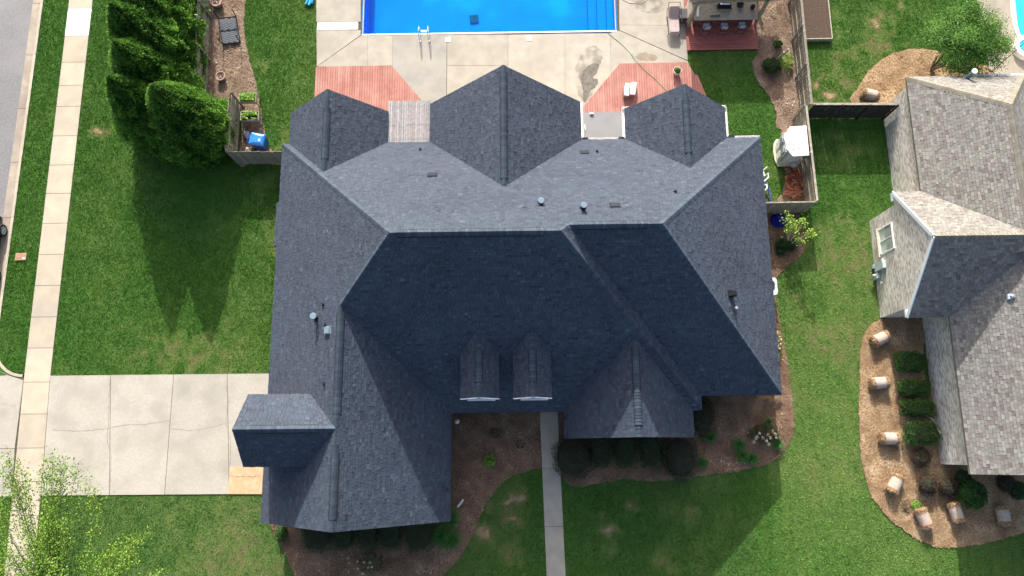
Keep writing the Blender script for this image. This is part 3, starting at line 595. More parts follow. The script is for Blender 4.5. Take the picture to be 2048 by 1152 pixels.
def slab_under(planes, th=.16):
    m = MB()
    for pl in planes:
        n = len(pl.plan); top = [pl.P3(x, y, 0.0) for x, y in pl.plan]; bot = [Vector((t.x, t.y, t.z-th)) for t in top]
        m.add(top+bot, [tuple(range(n)), tuple(range(2*n-1, n-1, -1))]+[(i, n+i, n+(i+1) % n, (i+1) % n) for i in range(n)])
    return m

# --- the main house
e, p = 2.744, 1.011
XW, XE, YN, YSL, YSR, XA, YG, XL2 = -12.852, 13.08, 16.347, 1.816, 2.554, -3.555, -3.446, 1.772
dL = (YN-YSL)/2; dR = (YN-YSR)/2; sW = (XA-XW)/2; xm = XW+sW; YR = YN-dL; XLE = XL2+dL; zr = e+p*dL; zR = e+p*dR; zW = e+p*sW
YRR = YN-dR; XRW = XL2+dL-dR
house = thing('brick_house', (0, 6, 0), 'large house with a many gabled dark charcoal shingle roof', 'house')
PLN = Plane([(XW, YN), (XRW, YN), (XRW, YRR), (XL2, YR), (XW+dL, YR)], (0, YN), (0, -1), e, p)
PLN2 = Plane([(XRW, YN), (XE, YN), (XE-dR, YRR), (XRW, YRR)], (0, YN), (0, -1), e, p)
PLS = Plane([(XA, YSL), (XLE, YSL), (XL2, YR), (XW+dL, YR), (xm, YSL+sW)], (0, YSL), (0, 1), e, p)
PLE2 = Plane([(XLE, YSL), (XLE, YSR+.0), (XRW, YRR), (XL2, YR)], (XLE, 0), (-1, 0), e, p)
PRS = Plane([(XLE-.3, YSR), (XE, YSR), (XE-dR, YRR), (XRW, YRR), (XLE-.9, YSR+.6)], (0, YSR), (0, 1), e, p)
PRE = Plane([(XE, YN), (XE, YSR), (XE-dR, YRR)], (XE, 0), (-1, 0), e, p)
PW1 = Plane([(XW, YG), (xm, YG), (xm, YSL+sW), (XW, YSL+sW)], (XW, 0), (1, 0), e, p)
PW2 = Plane([(XW, YSL+sW), (xm, YSL+sW), (XW+dL, YR), (XW, YN)], (XW, 0), (1, 0), e, p)
PWE = Plane([(XA, YG), (XA, YSL), (xm, YSL+sW), (xm, YG)], (XA, 0), (-1, 0), e, p)
planes = [PLN, PLN2, PLS, PLE2, PRS, PRE, PW1, PW2, PWE]
gab = []
def gable(xa, xb, yout, yin, ze, pp=p, ns=1):
    """cross gable with a ridge running north-south: west slope, east slope"""
    xc = (xa+xb)/2
    a = Plane([(xa, yout), (xc, yout), (xc, yin), (xa, yin)], (xa, 0), (1, 0), ze, pp)
    b = Plane([(xb, yout), (xc, yout), (xc, yin), (xb, yin)], (xb, 0), (-1, 0), ze, pp)
    return a, b, xc, ze+pp*(xb-xa)/2
G1 = gable(-12.496, -7.135, 18.18, YN-2.68, e); G2 = gable(-4.822, 3.395, 18.596, YN-4.109, e); G3 = gable(5.818, 11.265, 18.147, YN-2.72, e)
FG = gable(2.135, 8.58, .46, YSL+3.22, e)
planes += [G1[0], G1[1], G2[0], G2[1], G3[0], G3[1], FG[0], FG[1]]
xk, yk, sk = -12.78, .931, 1.635; zk = zW
KN = Plane([(xk, yk), (xk, yk+sk), (xm, yk+sk), (xm, yk)], (0, yk+sk), (0, -1), zk-p*sk, p)
KS = Plane([(xk, yk), (xk, yk-sk), (xm, yk-sk), (xm, yk)], (0, yk-sk), (0, 1), zk-p*sk, p)
planes += [KN, KS]
def hit(px, py, f):
    """where the sight line meets the height field f"""
    d = ray(px, py); z = 13.0
    while z > 0:
        t = (z-H)/d[2]; x, y = d[0]*t, d[1]*t
        if f(x, y) >= z: return (float(x), float(y), float(z))
        z -= .01
    return at(px, py)
def slopeS(x, y): return e+p*(y-YSL)
# dormers sit on the front slope
dorm = []
for (pa_, pb2, pt, yb) in (((922, 703), (997, 705), (960, 658), 797), ((1027, 703), (1101, 705), (1063, 657), 797)):
    a = hit(*pa_, slopeS); b = hit(*pb2, slopeS); t = hit(*pt, slopeS); xa, xb = a[0], b[0]; ze = (a[2]+b[2])/2; zt = t[2]; pp = (zt-ze)/((xb-xa)/2)
    yf = at(960, yb, ze)[1]
    dg = gable(xa, xb, yf, YSL+(zt-e)/p, ze, pp); dorm.append((dg, xa, xb, yf, ze, zt)); planes += [dg[0], dg[1]]
def roofz(x, y):
    z = min(e+p*(YN-y), e+p*(y-YSL), e+p*(x-XW), e+p*(XLE-x))
    z = max(z, min(e+p*(YN-y), e+p*(y-YSR), e+p*(XE-x), e+p*(x-XW)))
    if YG < y < YSL+sW: z = max(z, min(e+p*(x-XW), e+p*(XA-x)))
    for g_, yo, yi in ((G1, 18.18, 13.6), (G2, 18.596, 12.2), (G3, 18.147, 13.6), (FG, 5.04, .46)):
        if yi < y < yo: z = max(z, min(g_[0].z(x, y), g_[1].z(x, y)))
    return z
roof_m = mat('roof_edge', (.012, .014, .018), (.009, .010, .013), 6, .95, spec=.05)
roof = slab_under(planes).build('roof', roof_m, house)
RS = [(0, (.020, .027, .041)), (.3, (.034, .045, .066)), (.6, (.044, .057, .082)), (.85, (.055, .069, .097)), (1, (.073, .090, .120))]
M_sh = tone_mat('charcoal_shingle', RS, .88, .35, 45, spec=.25, patch=.10, pscale=.45)
rnd = random.Random(3)
tabs = shingles(planes, .146, .13, .27, rnd, lambda r, th: min(1, max(0, r.gauss(.50, .13)+(.08 if th > .015 else -.08)+(.2 if r.random() < .03 else 0))))
def covered(t):
    c = t[3]; zz = roofz(c.x, c.y)
    if c.z < zz-.05: return True
    if xk < c.x < xm and abs(c.y-yk) < sk and c.z < zk-p*abs(c.y-yk)-.05 and t[6] not in (17, 18): return True
    for dg, xa, xb, yf, ze, zt in dorm:
        if xa-.1 < c.x < xb+.1 and yf < c.y < yf+4 and t[6] < 19: return True
    return False
emit_shingles([t for t in tabs if not (t[3].z < roofz(t[3].x, t[3].y)-.35)], M_sh, roof, covered)
M_cap = tone_mat('ridge_cap_shingle', [(0, (.033, .046, .067)), (1, (.056, .076, .104))], .88, .3, 40, spec=.25)
caps = []
def hipz(x, y, pl): return (x, y, pl.z(x, y))
caps += ridge_run((XW+.05, YN-.05, e+.05), (XW+dL, YR, zr), PLN, PW2) + ridge_run((XE-.05, YN-.05, e+.05), (XE-dR, YRR, zR), PLN, PRE, .17) + ridge_run((XE-.05, YSR+.05, e+.05), (XE-dR, YRR, zR), PRS, PRE, .13)
caps += ridge_run((xm, YSL+sW, zW), (XW+dL, YR, zr), PW2, PLS, .13) + ridge_run((XLE-2.8, YSL+2.8, e+p*2.8), (XL2, YR, zr), PLS, PLE2) + ridge_run((XRW, YRR, zR), (XL2, YR, zr), PLN, PLE2)
def vented(A, B, a, b, pa, pb_):
    """ridge A-B with a raised vent between the fractions a and b"""
    A = Vector(A); B = Vector(B); P = A.lerp(B, a); Q = A.lerp(B, b); c = []
    if a > .01: c += ridge_run(A, P, pa, pb_, .15)
    if b < .99: c += ridge_run(Q, B, pa, pb_, .15)
    vent_strip(P, Q, pa, pb_).build('ridge_vent', M_dark, roof); c += ridge_run(P, Q, pa, pb_, .165, lift=.06); return c
caps += vented((XW+dL, YR, zr), (XL2, YR, zr), .045, .90, PLN, PLS) + vented((XRW, YRR, zR), (XE-dR, YRR, zR), .10, .84, PLN, PRS)
caps += vented((xm, YSL+sW, zW), (xm, yk+.1, zW), .06, .90, PW1, PWE) + vented((xm, yk-.7, zW), (xm, YG, zW), .08, .86, PW1, PWE)
caps += vented((xk, yk, zk), (xm, yk, zk), .17, .83, KN, KS)
for g_, yo, yi, a, b in ((G1, 18.18, YN-2.68, .22, .84), (G2, 18.596, YN-4.109, .05, .93), (G3, 18.147, YN-2.72, .18, .82), (FG, .46, YSL+3.22, .12, .90)):
    caps += vented((g_[2], yo, g_[3]), (g_[2], yi, g_[3]), a, b, g_[0], g_[1])
for dg, xa, xb, yf, ze, zt in dorm: caps += vented((dg[2], yf, zt), (dg[2], YSL+(zt-e)/p, zt), .22, .68, dg[0], dg[1])
emit_caps(caps, M_cap, roof)
# walls below the roof, gable ends, dormer cheeks
M_brick = brick_wall_mat('red_brown_brick', (.28, .15, .11), (.20, .11, .085), (.38, .35, .31))
M_siding = mat('white_siding', (.7, .7, .68), (.62, .62, .6), 3, .6)
w = MB(); w.prism([(q[0], q[1]) for q in [(-12.45, 15.95), (-12.45, -3.05), (-3.95, -3.05), (-3.95, 2.2), (2.5, 2.2), (2.5, .9), (8.2, .9), (8.2, 2.95), (12.7, 2.95), (12.7, 15.95)]], -.1, e-.16)
for g_, xa, xb, yo, yi in ((G1, -12.496, -7.135, 18.18, 15.9), (G2, -4.822, 3.395, 18.596, 15.9), (G3, 5.818, 11.265, 18.147, 15.9)):
    w.prism([(xa+.35, yi), (xb-.35, yi), (xb-.35, yo-.3), (xa+.35, yo-.3)], -.1, e-.12)
house_wall = w.build('wall', M_brick, house)
ge = MB()
def gable_end(m, xa, xb, y, ze, zt, t=.12):
    V = [(xa, y-t/2, ze), (xb, y-t/2, ze), ((xa+xb)/2, y-t/2, zt), (xa, y+t/2, ze), (xb, y+t/2, ze), ((xa+xb)/2, y+t/2, zt)]
    m.add(V, [(0, 1, 2), (5, 4, 3), (0, 3, 4, 1), (1, 4, 5, 2), (2, 5, 3, 0)])
for xa, xb, yo in ((-12.496, -7.135, 17.85), (-4.822, 3.395, 18.26), (5.818, 11.265, 17.82), (2.135, 8.58, .93), (XW, XA, -3.0)):
    s = (xb-xa)/2; ge = MB(); gable_end(ge, xa+.3, xb-.3, yo, e-.15, e+p*s-.5); ge.build('gable_wall', M_brick, house)
w = MB(); zt_ = zk-p*sk-.12; w.box(((xk+.25+xm)/2, yk, (e-1+zt_)/2), (xm-xk-.25, 2*sk-.5, zt_-e+1))
V = [(xk+.25, yk-sk+.2, zk-p*sk-.1), (xk+.25, yk+sk-.2, zk-p*sk-.1), (xk+.25, yk, zk-.35), (xk+.4, yk-sk+.2, zk-p*sk-.1), (xk+.4, yk+sk-.2, zk-p*sk-.1), (xk+.4, yk, zk-.35)]
w.add(V, [(0, 2, 1), (3, 4, 5), (0, 1, 4, 3), (1, 2, 5, 4), (2, 0, 3, 5)]); w.build('gable_bay_wall', M_brick, house)
q = MB(); q.box((xk+.235, yk, zk-p*sk-.7), (.04, 1.3, 1.3)); wn = q.build('window_frame', M_white, house); q = MB(); q.box((xk+.21, yk, zk-p*sk-.7), (.02, 1.1, 1.1)); q.build('pane', mat('window_glass', (.05, .06, .07), (.07, .08, .1), 2, .1, spec=.8), wn)
M_sill = mat('stone_sill', (.45, .42, .37), (.38, .35, .31), 6, .85)
def front_window(x, y, w_, z0, z1, ax=1, sg=-1):
    f = lambda a, b, t_: (b, a, t_) if ax == 0 else (a, b, t_); q = MB(); zc, h_ = (z0+z1)/2, z1-z0
    for da, dz, sa, sz in ((0, h_/2, w_+.12, .09), (0, -h_/2, w_+.12, .09), (-w_/2, 0, .09, h_), (w_/2, 0, .09, h_), (0, 0, .05, h_), (0, 0, w_, .05)):
        c = (x+da, y+sg*.03, zc+dz) if ax == 1 else (x+sg*.03, y+da, zc+dz); q.box(c, (sa, .08, sz) if ax == 1 else (.08, sa, sz))
    wf_ = q.build('window_frame', M_white, house); q = MB(); q.box((x, y+sg*.012, zc) if ax == 1 else (x+sg*.012, y, zc), (w_, .02, h_) if ax == 1 else (.02, w_, h_)); q.build('pane', MATS['window_glass'], wf_)
    q = MB(); q.box((x, y+sg*.07, z0-.09) if ax == 1 else (x+sg*.07, y, z0-.09), (w_+.3, .16, .07) if ax == 1 else (.16, w_+.3, .07)); q.build('sill', M_sill, wf_)
for a in ((-10.3, -3.05, 1.6, .8, 2.2), (-6.1, -3.05, 1.6, .8, 2.2), (-2.3, 2.2, 1.1, .6, 2.2), (-.5, 2.2, 1.1, .6, 2.2), (4.1, .9, 1.2, .7, 2.2), (6.6, .9, 1.2, .7, 2.2), (10.6, 2.95, 1.5, .7, 2.2)): front_window(*a)
for a in ((12.7, 5.3, 1.1, .8, 2.2, 0, 1), (12.7, 11.2, 1.1, .8, 2.2, 0, 1), (-3.95, -.4, 1.1, .7, 2.2, 0, 1), (-12.45, 9.2, 1.1, .8, 2.2, 0, -1), (-12.45, 12.4, 1.1, .8, 2.2, 0, -1)): front_window(*a)
q = MB(); q.box((1.45, 2.15, 1.08), (1.15, .10, 2.2)); dfr = q.build('door_frame', M_white, house); q = MB(); q.box((1.45, 2.10, 1.06), (.95, .08, 2.05)); q.build('door', mat('dark_red_door', (.18, .03, .025), (.15, .025, .02), 3, .4), dfr)
q = MB(); q.lathe((1.08, 2.04, 1.0), [(.03, 0), (.035, .05), (.02, .08)], 10, M=Matrix.Rotation(math.pi/2, 4, 'X')); q.build('handle', M_steel, dfr)
for yy in (4.2, .2-1.6): q = MB(); q.box((-12.47, yy, 1.1), (.06, 2.6, 2.2)); gd = q.build('garage_door', M_siding, house)
for dg, xa, xb, yf, ze, zt in dorm:
    q = MB(); y2 = YSL+(ze-e)/p; q.add([(xa+.18, yf+.35, slopeS(0, yf+.35)-.1), (xb-.18, yf+.35, slopeS(0, yf+.35)-.1), (xb-.18, y2, ze-.1), (xa+.18, y2, ze-.1), (xa+.18, yf+.35, ze-.1), (xb-.18, yf+.35, ze-.1), ((xa+xb)/2, yf+.35, zt-.32), (xb-.18, y2, ze-.1), (xa+.18, y2, ze-.1)],
            [(0, 1, 5, 6, 4), (0, 4, 3), (1, 2, 5)]); dw = q.build('dormer_wall', M_siding, house)
    q = MB(); q.box(((xa+xb)/2, yf+.32, (ze+slopeS(0, yf+.35))/2), (.75, .05, .9)); q.build('window', M_white, dw)
    # white rake boards seen from above as a thin bright line
    q = MB(); s = (xb-xa)/2
    for sg, x_ in ((1, xa), (-1, xb)):
        q.bar((x_+sg*.02, yf-.02, ze-.07), ((xa+xb)/2, yf-.02, zt-.10), .05, .16)
    q.box(((xa+xb)/2+.08, yf-.06, ze-.02), (1.45*s, .09, .10)); q.build('rake_board', mat('glossy_white_trim', (.88, .89, .9), (.84, .85, .87), 3, .35), dw)
# eaves fascia, white gutters of the rear courtyard with their corners
def gutter_piece(a, b, z=e-.02, m=M_white, nm='gutter', w_=.13):
    a = Vector((*a, z)); b = Vector((*b, z)); d = (b-a).normalized(); s = Vector((d.y, -d.x, 0)); q = MB()
    for o1, o2, z1, z2 in ((-w_/2, w_/2, -.12, -.11), (-w_/2, -w_/2+.012, -.11, .0), (w_/2-.022, w_/2, -.11, .015)):
        V = [a+s*o1+Vector((0, 0, z1)), a+s*o2+Vector((0, 0, z1)), a+s*o2+Vector((0, 0, z2)), a+s*o1+Vector((0, 0, z2))]; V += [v+(b-a) for v in V]
        q.add(V, [(0, 1, 2, 3), (7, 6, 5, 4), (0, 4, 5, 1), (1, 5, 6, 2), (2, 6, 7, 3), (3, 7, 4, 0)])
    return q.build(nm, m, house)
gutter_piece((3.47, 18.6), (3.47, 16.45)); gutter_piece((3.4, 16.42), (5.82, 16.42)); gutter_piece((5.74, 16.42), (5.74, 18.2)); gutter_piece((5.7, 18.22), (6.5, 18.22))
gutter_piece((11.34, 18.2), (11.34, 16.42)); gutter_piece((11.3, 16.42), (13.1, 16.42)); gutter_piece((10.9, 18.22), (11.38, 18.22))
for c in ((3.62, 16.47), (5.6, 16.47), (11.55, 16.47)):
    q = MB(); q.box((c[0], c[1]-.02, e-.06), (.32, .14, .1)); q.build('gutter_outlet', M_dark, house)
M_fas = mat('dark_drip_edge', (.05, .055, .06), (.04, .045, .05), 3, .5)
for a, b in (((XW-.02, YG), (XW-.02, YN)), ((XA+.02, YG), (XA+.02, YSL)), ((XA, YSL-.02), (2.13, YSL-.02)), ((8.58, YSR-.02), (XE, YSR-.02)), ((XE+.02, YSR), (XE+.02, YN))):
    q = MB(); q.bar((a[0], a[1], e-.09), (b[0], b[1], e-.09), .03, .17); q.build('drip_edge', M_fas, house)
# a short bump of the west eave
q = Plane([(XW-.22, 13.05), (XW+.02, 13.05), (XW+.02, 10.65), (XW-.22, 10.65)], (XW-.22, 0), (1, 0), e-.22*1.011-.004, 1.011)
sl_ = slab_under([q]); bump = sl_.build('eave_extension', roof_m, house)
b = MB(); [b.add(t[0], t[1], t[2]) for t in shingles([q], .146, .13, .34, rnd, lambda r, th: min(1, max(0, r.gauss(.50, .2))))]; b.build('shingles', M_sh, bump, tone=True, kind='stuff')
# things on the roof
def stack(px, py, h, r, capr, m=M_dark, nm='vent_pipe', cm=None, flash=True):
    x, y, z = hit(px, py, roofz); q = MB(); q.lathe((x, y, z-.1), [(r, 0), (r, h)], 14); o = q.build(nm, m, house)
    if flash:
        q = MB(); q.lathe((x, y, z-.05), [(r*1.9, 0), (r*1.6, .08), (r*1.02, .17)], 12); q.build('flashing', m, o)
    if capr: q = MB(); q.lathe((x, y, z-.1+h), [(capr, 0), (capr, .05), (capr*.9, .07)], 16); q.build('cap', cm or m, o)
    return o
M_bg = mat('blue_grey_metal', (.17, .23, .29), (.14, .19, .245), 8, .7, spec=.15)
stack(1082, 406, .42, .10, .15, M_dark, 'flue_pipe', M_bg); stack(1166, 418, .62, .10, .14, M_dark, 'flue_pipe', M_bg); stack(634, 637, .75, .09, .16, M_dark, 'flue_pipe', M_bg)
for px, py in ((841, 300), (1194, 304), (1350, 384), (647, 609), (651, 650), (649, 767)): stack(px, py, .30, .05, 0, M_dark)
stack(1469, 618, .42, .05, .07, M_galv)
def box_vent(px, py, w_, l_, h_, m, up='N'):
    x, y, z = hit(px, py, roofz); q = MB()
    n_ = {'N': Vector((0, p, 1)), 'W': Vector((-p, 0, 1)), 'E': Vector((p, 0, 1))}[up].normalized(); v_ = {'N': Vector((0, -1, p)), 'W': Vector((1, 0, p)), 'E': Vector((-1, 0, p))}[up].normalized()
    u_ = v_.cross(n_); M = Matrix((u_, v_, n_)).transposed().to_4x4(); c = Vector((x, y, z))+n_*(h_/2+.02)
    q.box(c, (w_, l_, h_), M=M, bev=.02); q.box(c-n_*(h_/2-.01), (w_*1.25, l_*1.25, .02), M=M); return q.build('box_vent', m, house)
M_bv = mat('grey_vent_metal', (.030, .036, .048), (.024, .028, .038), 5, .85, spec=.1)
for px, py in ((865, 351), (1169, 306), (1230, 412)): box_vent(px, py, .42, .40, .07, M_bv)
box_vent(658, 661, .34, .38, .14, M_bg, 'W'); box_vent(1459, 588, .26, .38, .28, M_dark, 'E')
# rear landing between the gables
q = MB(); q.prism([(3.45, 19.1), (6.15, 19.1), (6.15, 16.2), (3.45, 16.2)], 0, .32); ld = tag(q.build('patio_landing', mat('grey_membrane', (.215, .225, .235), (.19, .20, .21), 1.5, .8, .1, 30, c3=(.24, .245, .25))), None, kind='structure')
q = MB(); q.box((4.8, 16.95, .328), (2.5, .05, .012)); q.build('edge_strip', M_white, ld)
q = MB(); q.box((4.27, 19.0, .38), (.22, .11, .1), bev=.03); small0 = q.build('folded_towel', M_white); tag(small0, 'small white folded towel on the edge of the grey landing', 'towel')
q = MB(); q.tube([(3.85, 18.35, .345), (3.87, 18.0, .345)], .022, 6); tag(q.build('white_tube', M_white), 'short white tube lying near the left edge of the grey landing', 'tube')

# ------------------------------------------------------------------ the neighbour's house
en = 3.05
nb = thing('brick_house', (24, 8, 0), 'neighbour house with whitewashed brick walls and a mottled brown shingle roof', 'house')
NP = []
xw_, yn_ = 21.2, 19.62; s_ = 3.2; xr_ = xw_+s_; yr_ = yn_-s_; zrn = en+s_
nN = Plane([(xw_, yn_), (xr_, yr_), (xr_+s_, yn_)], (0, yn_), (0, -1), en, 1.0)
nW = Plane([(xw_, yn_), (xr_, yr_), (xr_, 9.0), (xw_, 9.0)], (xw_, 0), (1, 0), en, 1.0)
nE = Plane([(xr_+s_, yn_), (xr_, yr_), (xr_, 9.0), (xr_+s_, 9.0)], (xr_+s_, 0), (-1, 0), en, 1.0)
nN2 = Plane([(xr_+s_-3.4, yn_+.001), (32.5, yn_+.001), (32.5, yn_-6), (xr_+s_-.4, yn_-3)], (0, yn_), (0, -1), en-.02, .95)
# west projecting gable, ridge east-west
yc, hs = 9.70, 3.34; xg = 19.72
gN = Plane([(xg, yc+hs), (xg, yc), (25.3, yc), (25.3, yc+hs)], (0, yc+hs), (0, -1), en, .99)
gS = Plane([(xg, yc-hs), (xg, yc), (25.3, yc), (25.3, yc-hs)], (0, yc-hs), (0, 1), en, .99)
xs_ = 21.82
sWp = Plane([(xs_, -1.42), (xs_, 9.6), (28, 9.6), (28, -1.42)], (xs_, 0), (1, 0), en, .98)
sEp = Plane([(34.2, -1.42), (34.2, 9.6), (28, 9.6), (28, -1.42)], (34.2, 0), (-1, 0), en, .98)
NPL = [nN, nW, nE, gN, gS, sWp, sEp]
nroof = slab_under(NPL).build('roof', mat('neighbour_roof_edge', (.2, .18, .16), (.16, .145, .13), 6, .9), nb)
def nz_(x, y):
    z = 0
    if y < yn_: z = max(z, min(en+(yn_-y), en+(x-xw_), en+(xw_+2*s_-x))) if y > 9 else z
    if x > xg and x < 25.3: z = max(z, min(en+.99*(yc+hs-y), en+.99*(y-yc+hs)))
    if -1.42 < y < 9.6: z = max(z, min(en+.98*(x-xs_), en+.98*(34.2-x)))
    return z
NS = [(0, (.115, .108, .102)), (.2, (.150, .136, .130)), (.4, (.180, .168, .160)), (.6, (.178, .182, .168)), (.8, (.208, .205, .190)), (1, (.240, .238, .218))]
M_nsh = tone_mat('mottled_brown_shingle', NS, .9, .3, 40, spec=.15, patch=.08, pscale=.5)
rn2 = random.Random(11)
nt_ = [t for t in shingles([pl for pl in NPL], .15, .18, .25, rn2, lambda r, th: min(1, max(0, r.uniform(.1, .9)+(.08 if th > .015 else -.08)))) if t[3].x < 29.5 and t[3].z > nz_(t[3].x, t[3].y)-.3]
emit_shingles(nt_, M_nsh, nroof, lambda t: t[3].z < nz_(t[3].x, t[3].y)-.06)
M_ncap = tone_mat('tan_ridge_cap', [(0, (.16, .15, .12)), (1, (.22, .205, .17))], .9, .25, 40)
nc = ridge_run((xw_+.05, yn_-.05, en+.05), (xr_, yr_, zrn), nN, nW, .2, .19) + ridge_run((xr_+s_-.05, yn_-.05, en+.05), (xr_, yr_, zrn), nN, nE, .2, .19) + ridge_run((xr_, yr_, zrn), (xr_, 9.8, zrn), nW, nE, .2, .19)
nc += ridge_run((xg, yc, en+.99*hs), (25.3, yc, en+.99*hs), gN, gS, .2, .19)
emit_caps(nc, M_ncap, nroof)
M_wb = brick_wall_mat('whitewashed_brick', (.74, .70, .65), (.16, .145, .135), (.60, .57, .52), .22, .085)
w = MB(); w.prism([(22.05, 6.85), (22.05, -1.0), (34, -1.0), (34, 19.2), (21.3, 19.2), (21.3, 12.4), (19.78, 12.4), (19.78, 6.85)], -.3, en-.1)
V = [(19.78, 6.9, en-.12), (19.78, 12.5, en-.12), (19.78, yc, en+2.75), (19.98, 6.9, en-.12), (19.98, 12.5, en-.12), (19.78+.2, yc, en+2.75)]
V = [(19.78, yc-hs+.18, en-.12), (19.78, yc+hs-.18, en-.12), (19.78, yc, en+.99*hs-.25), (19.98, yc-hs+.18, en-.12), (19.98, yc+hs-.18, en-.12), (19.98, yc, en+.99*hs-.25)]
w.add(V, [(0, 2, 1), (3, 4, 5), (0, 1, 4, 3), (1, 2, 5, 4), (2, 0, 3, 5)])
V = [(xs_+.4, -1.05, en-.1), (33.8, -1.05, en-.1), (28, -1.05, en+5.6)]; w.add(V+[(a, b+.15, c) for a, b, c in V], [(0, 1, 2), (5, 4, 3), (0, 3, 4, 1), (1, 4, 5, 2), (2, 5, 3, 0)])
nwall = w.build('wall', M_wb, nb)
q = MB(); q.prism([(xs_+.05, 6.8), (xs_+.3, 6.8), (xs_+.3, -1.3), (xs_+.05, -1.3)], en-.18, en-.1); q.build('soffit', M_white, nb)
M_trim = mat('pale_blue_trim', (.70, .76, .80), (.64, .70, .75), 2, .5)
for a, b in (((xg-.02, yc+hs, en-.06), (xg-.02, yc, en+.99*hs-.06)), ((xg-.02, yc-hs, en-.06), (xg-.02, yc, en+.99*hs-.06))):
    q = MB(); q.bar(a, b, .05, .20); q.build('rake_board', M_trim, nb)
for sg in (1, -1):
    q = MB(); q.box((xg+.16, yc+sg*(hs-.22), en-.14), (.40, .42, .16), bev=.02); q.build('eave_return', M_trim, nb)
# window in the gable wall
q = MB(); X = 19.76
for c, s in (((X, 10.87, .98), (.10, 1.42, .08)), ((X, 10.87, 2.44), (.10, 1.42, .08)), ((X, 10.19, 1.7), (.10, .08, 1.5)), ((X, 11.55, 1.7), (.10, .08, 1.5)), ((X, 10.87, 1.7), (.08, .06, 1.4))): q.box(c, s)
wf = q.build('window_frame', M_white, nb); q = MB(); q.box((X+.01, 10.87, 1.35), (.05, 1.28, .68)); q.build('lower_panel', mat('pale_green_sash', (.55, .62, .56), (.5, .57, .52), 3, .4), wf)
for yy in (10.53, 11.2):
    q = MB(); q.box((X-.01, yy, 2.03), (.03, .56, .68)); q.build('pane', MATS['window_glass'], wf)
    for k in range(9): q = MB(); q.box((X-.032, yy, 1.74+k*.072), (.012, .54, .028)); q.build('blind_slat', mat('blind_green', (.30, .36, .30), (.25, .3, .26), 4, .6), wf)
q = MB(); q.box((19.72, 10.87, .90), (.16, 1.6, .08)); q.build('brick_sill', mat('tan_brick_sill', (.55, .45, .36), (.45, .36, .3), 12, .9), wf)
# meters and conduits on the gable wall
M_met = mat('meter_grey', (.46, .54, .56), (.40, .48, .50), 4, .4, metal=.1)
q = MB(); q.box((19.66, 9.56, .92), (.2, .42, .95), bev=.02); mb1 = q.build('meter_box', M_met, nb)
q = MB(); q.box((19.66, 9.7, .22), (.16, .22, .26), bev=.02); q.build('junction_box', M_met, mb1)
q = MB(); q.box((19.66, 9.1, .42), (.18, .3, .42), bev=.02); mb2 = q.build('meter_box', M_met, nb)
q = MB(); q.lathe((19.55, 9.12, .45), [(.10, 0), (.10, .12), (.07, .15)], 14, M=Matrix.Rotation(-math.pi/2, 4, 'Y')); q.build('meter_glass', M_galv, mb2)
q = MB(); q.tube([(19.7, 9.2, .25), (19.7, 9.0, .02), (19.68, 8.95, -.1)], .035, 8); q.build('conduit', M_galv, nb)
q = MB(); q.box((19.7, 8.68, .75), (.1, .12, .1)); q.build('outlet_cover', M_white, nb); q = MB(); q.box((19.7, 9.86, 1.15), (.1, .1, .12)); q.build('outlet_cover', M_white, nb)
# pipes, gutter, downspout
def nstack(px, py, h, r, capr, m, nm='vent_pipe'):
    x, y, z = hit(px, py, nz_); q = MB(); q.lathe((x, y, z-.1), [(r, 0), (r, h)], 14); o = q.build(nm, m, nb)
    q = MB(); q.lathe((x, y, z-.03), [(r*2.0, 0), (r*1.7, .06), (r*1.05, .16)], 14); q.build('flashing', m, o)
    if capr: q = MB(); q.lathe((x, y, z-.1+h), [(capr*.8, 0), (capr, .03), (capr, .08), (capr*.3, .11)], 18); q.build('cap', M_white, o)
nstack(1932, 157, .85, .10, .15, M_bg, 'flue_pipe'); nstack(1840, 408, .25, .05, 0, M_white)
x, y, z = hit(2019, 594, nz_); q = MB(); q.box((x, y, z+.05), (.26, .26, .16), bev=.03); o = q.build('box_vent', mat('light_blue_vent', (.5, .6, .72), (.45, .55, .66), 4, .4), nb); q = MB(); q.lathe((x+.03, y, z+.12), [(.11, 0), (.09, .12), (.03, .14)], 14); q.build('cap', M_galv, o)
q = MB(); q.bar((24.5, yn_+.07, en-.04), (33, yn_+.07, en-.04), .12, .12); ng = q.build('gutter', mat('white_gutter', (.62, .66, .7), (.55, .6, .64), 4, .4), nb)
for k in range(12): q = MB(); q.box((25+k*.62, yn_+.02, en+.03), (.03, .2, .02)); q.build('gutter_hanger', M_white, ng)
q = MB(); q.tube([(21.55, 1.55, .10), (21.85, 1.35, .12), (21.95, 1.1, .30), (21.97, .85, .28), (21.98, .6, .55)], .04, 6); q.build('downspout', M_white, nb)

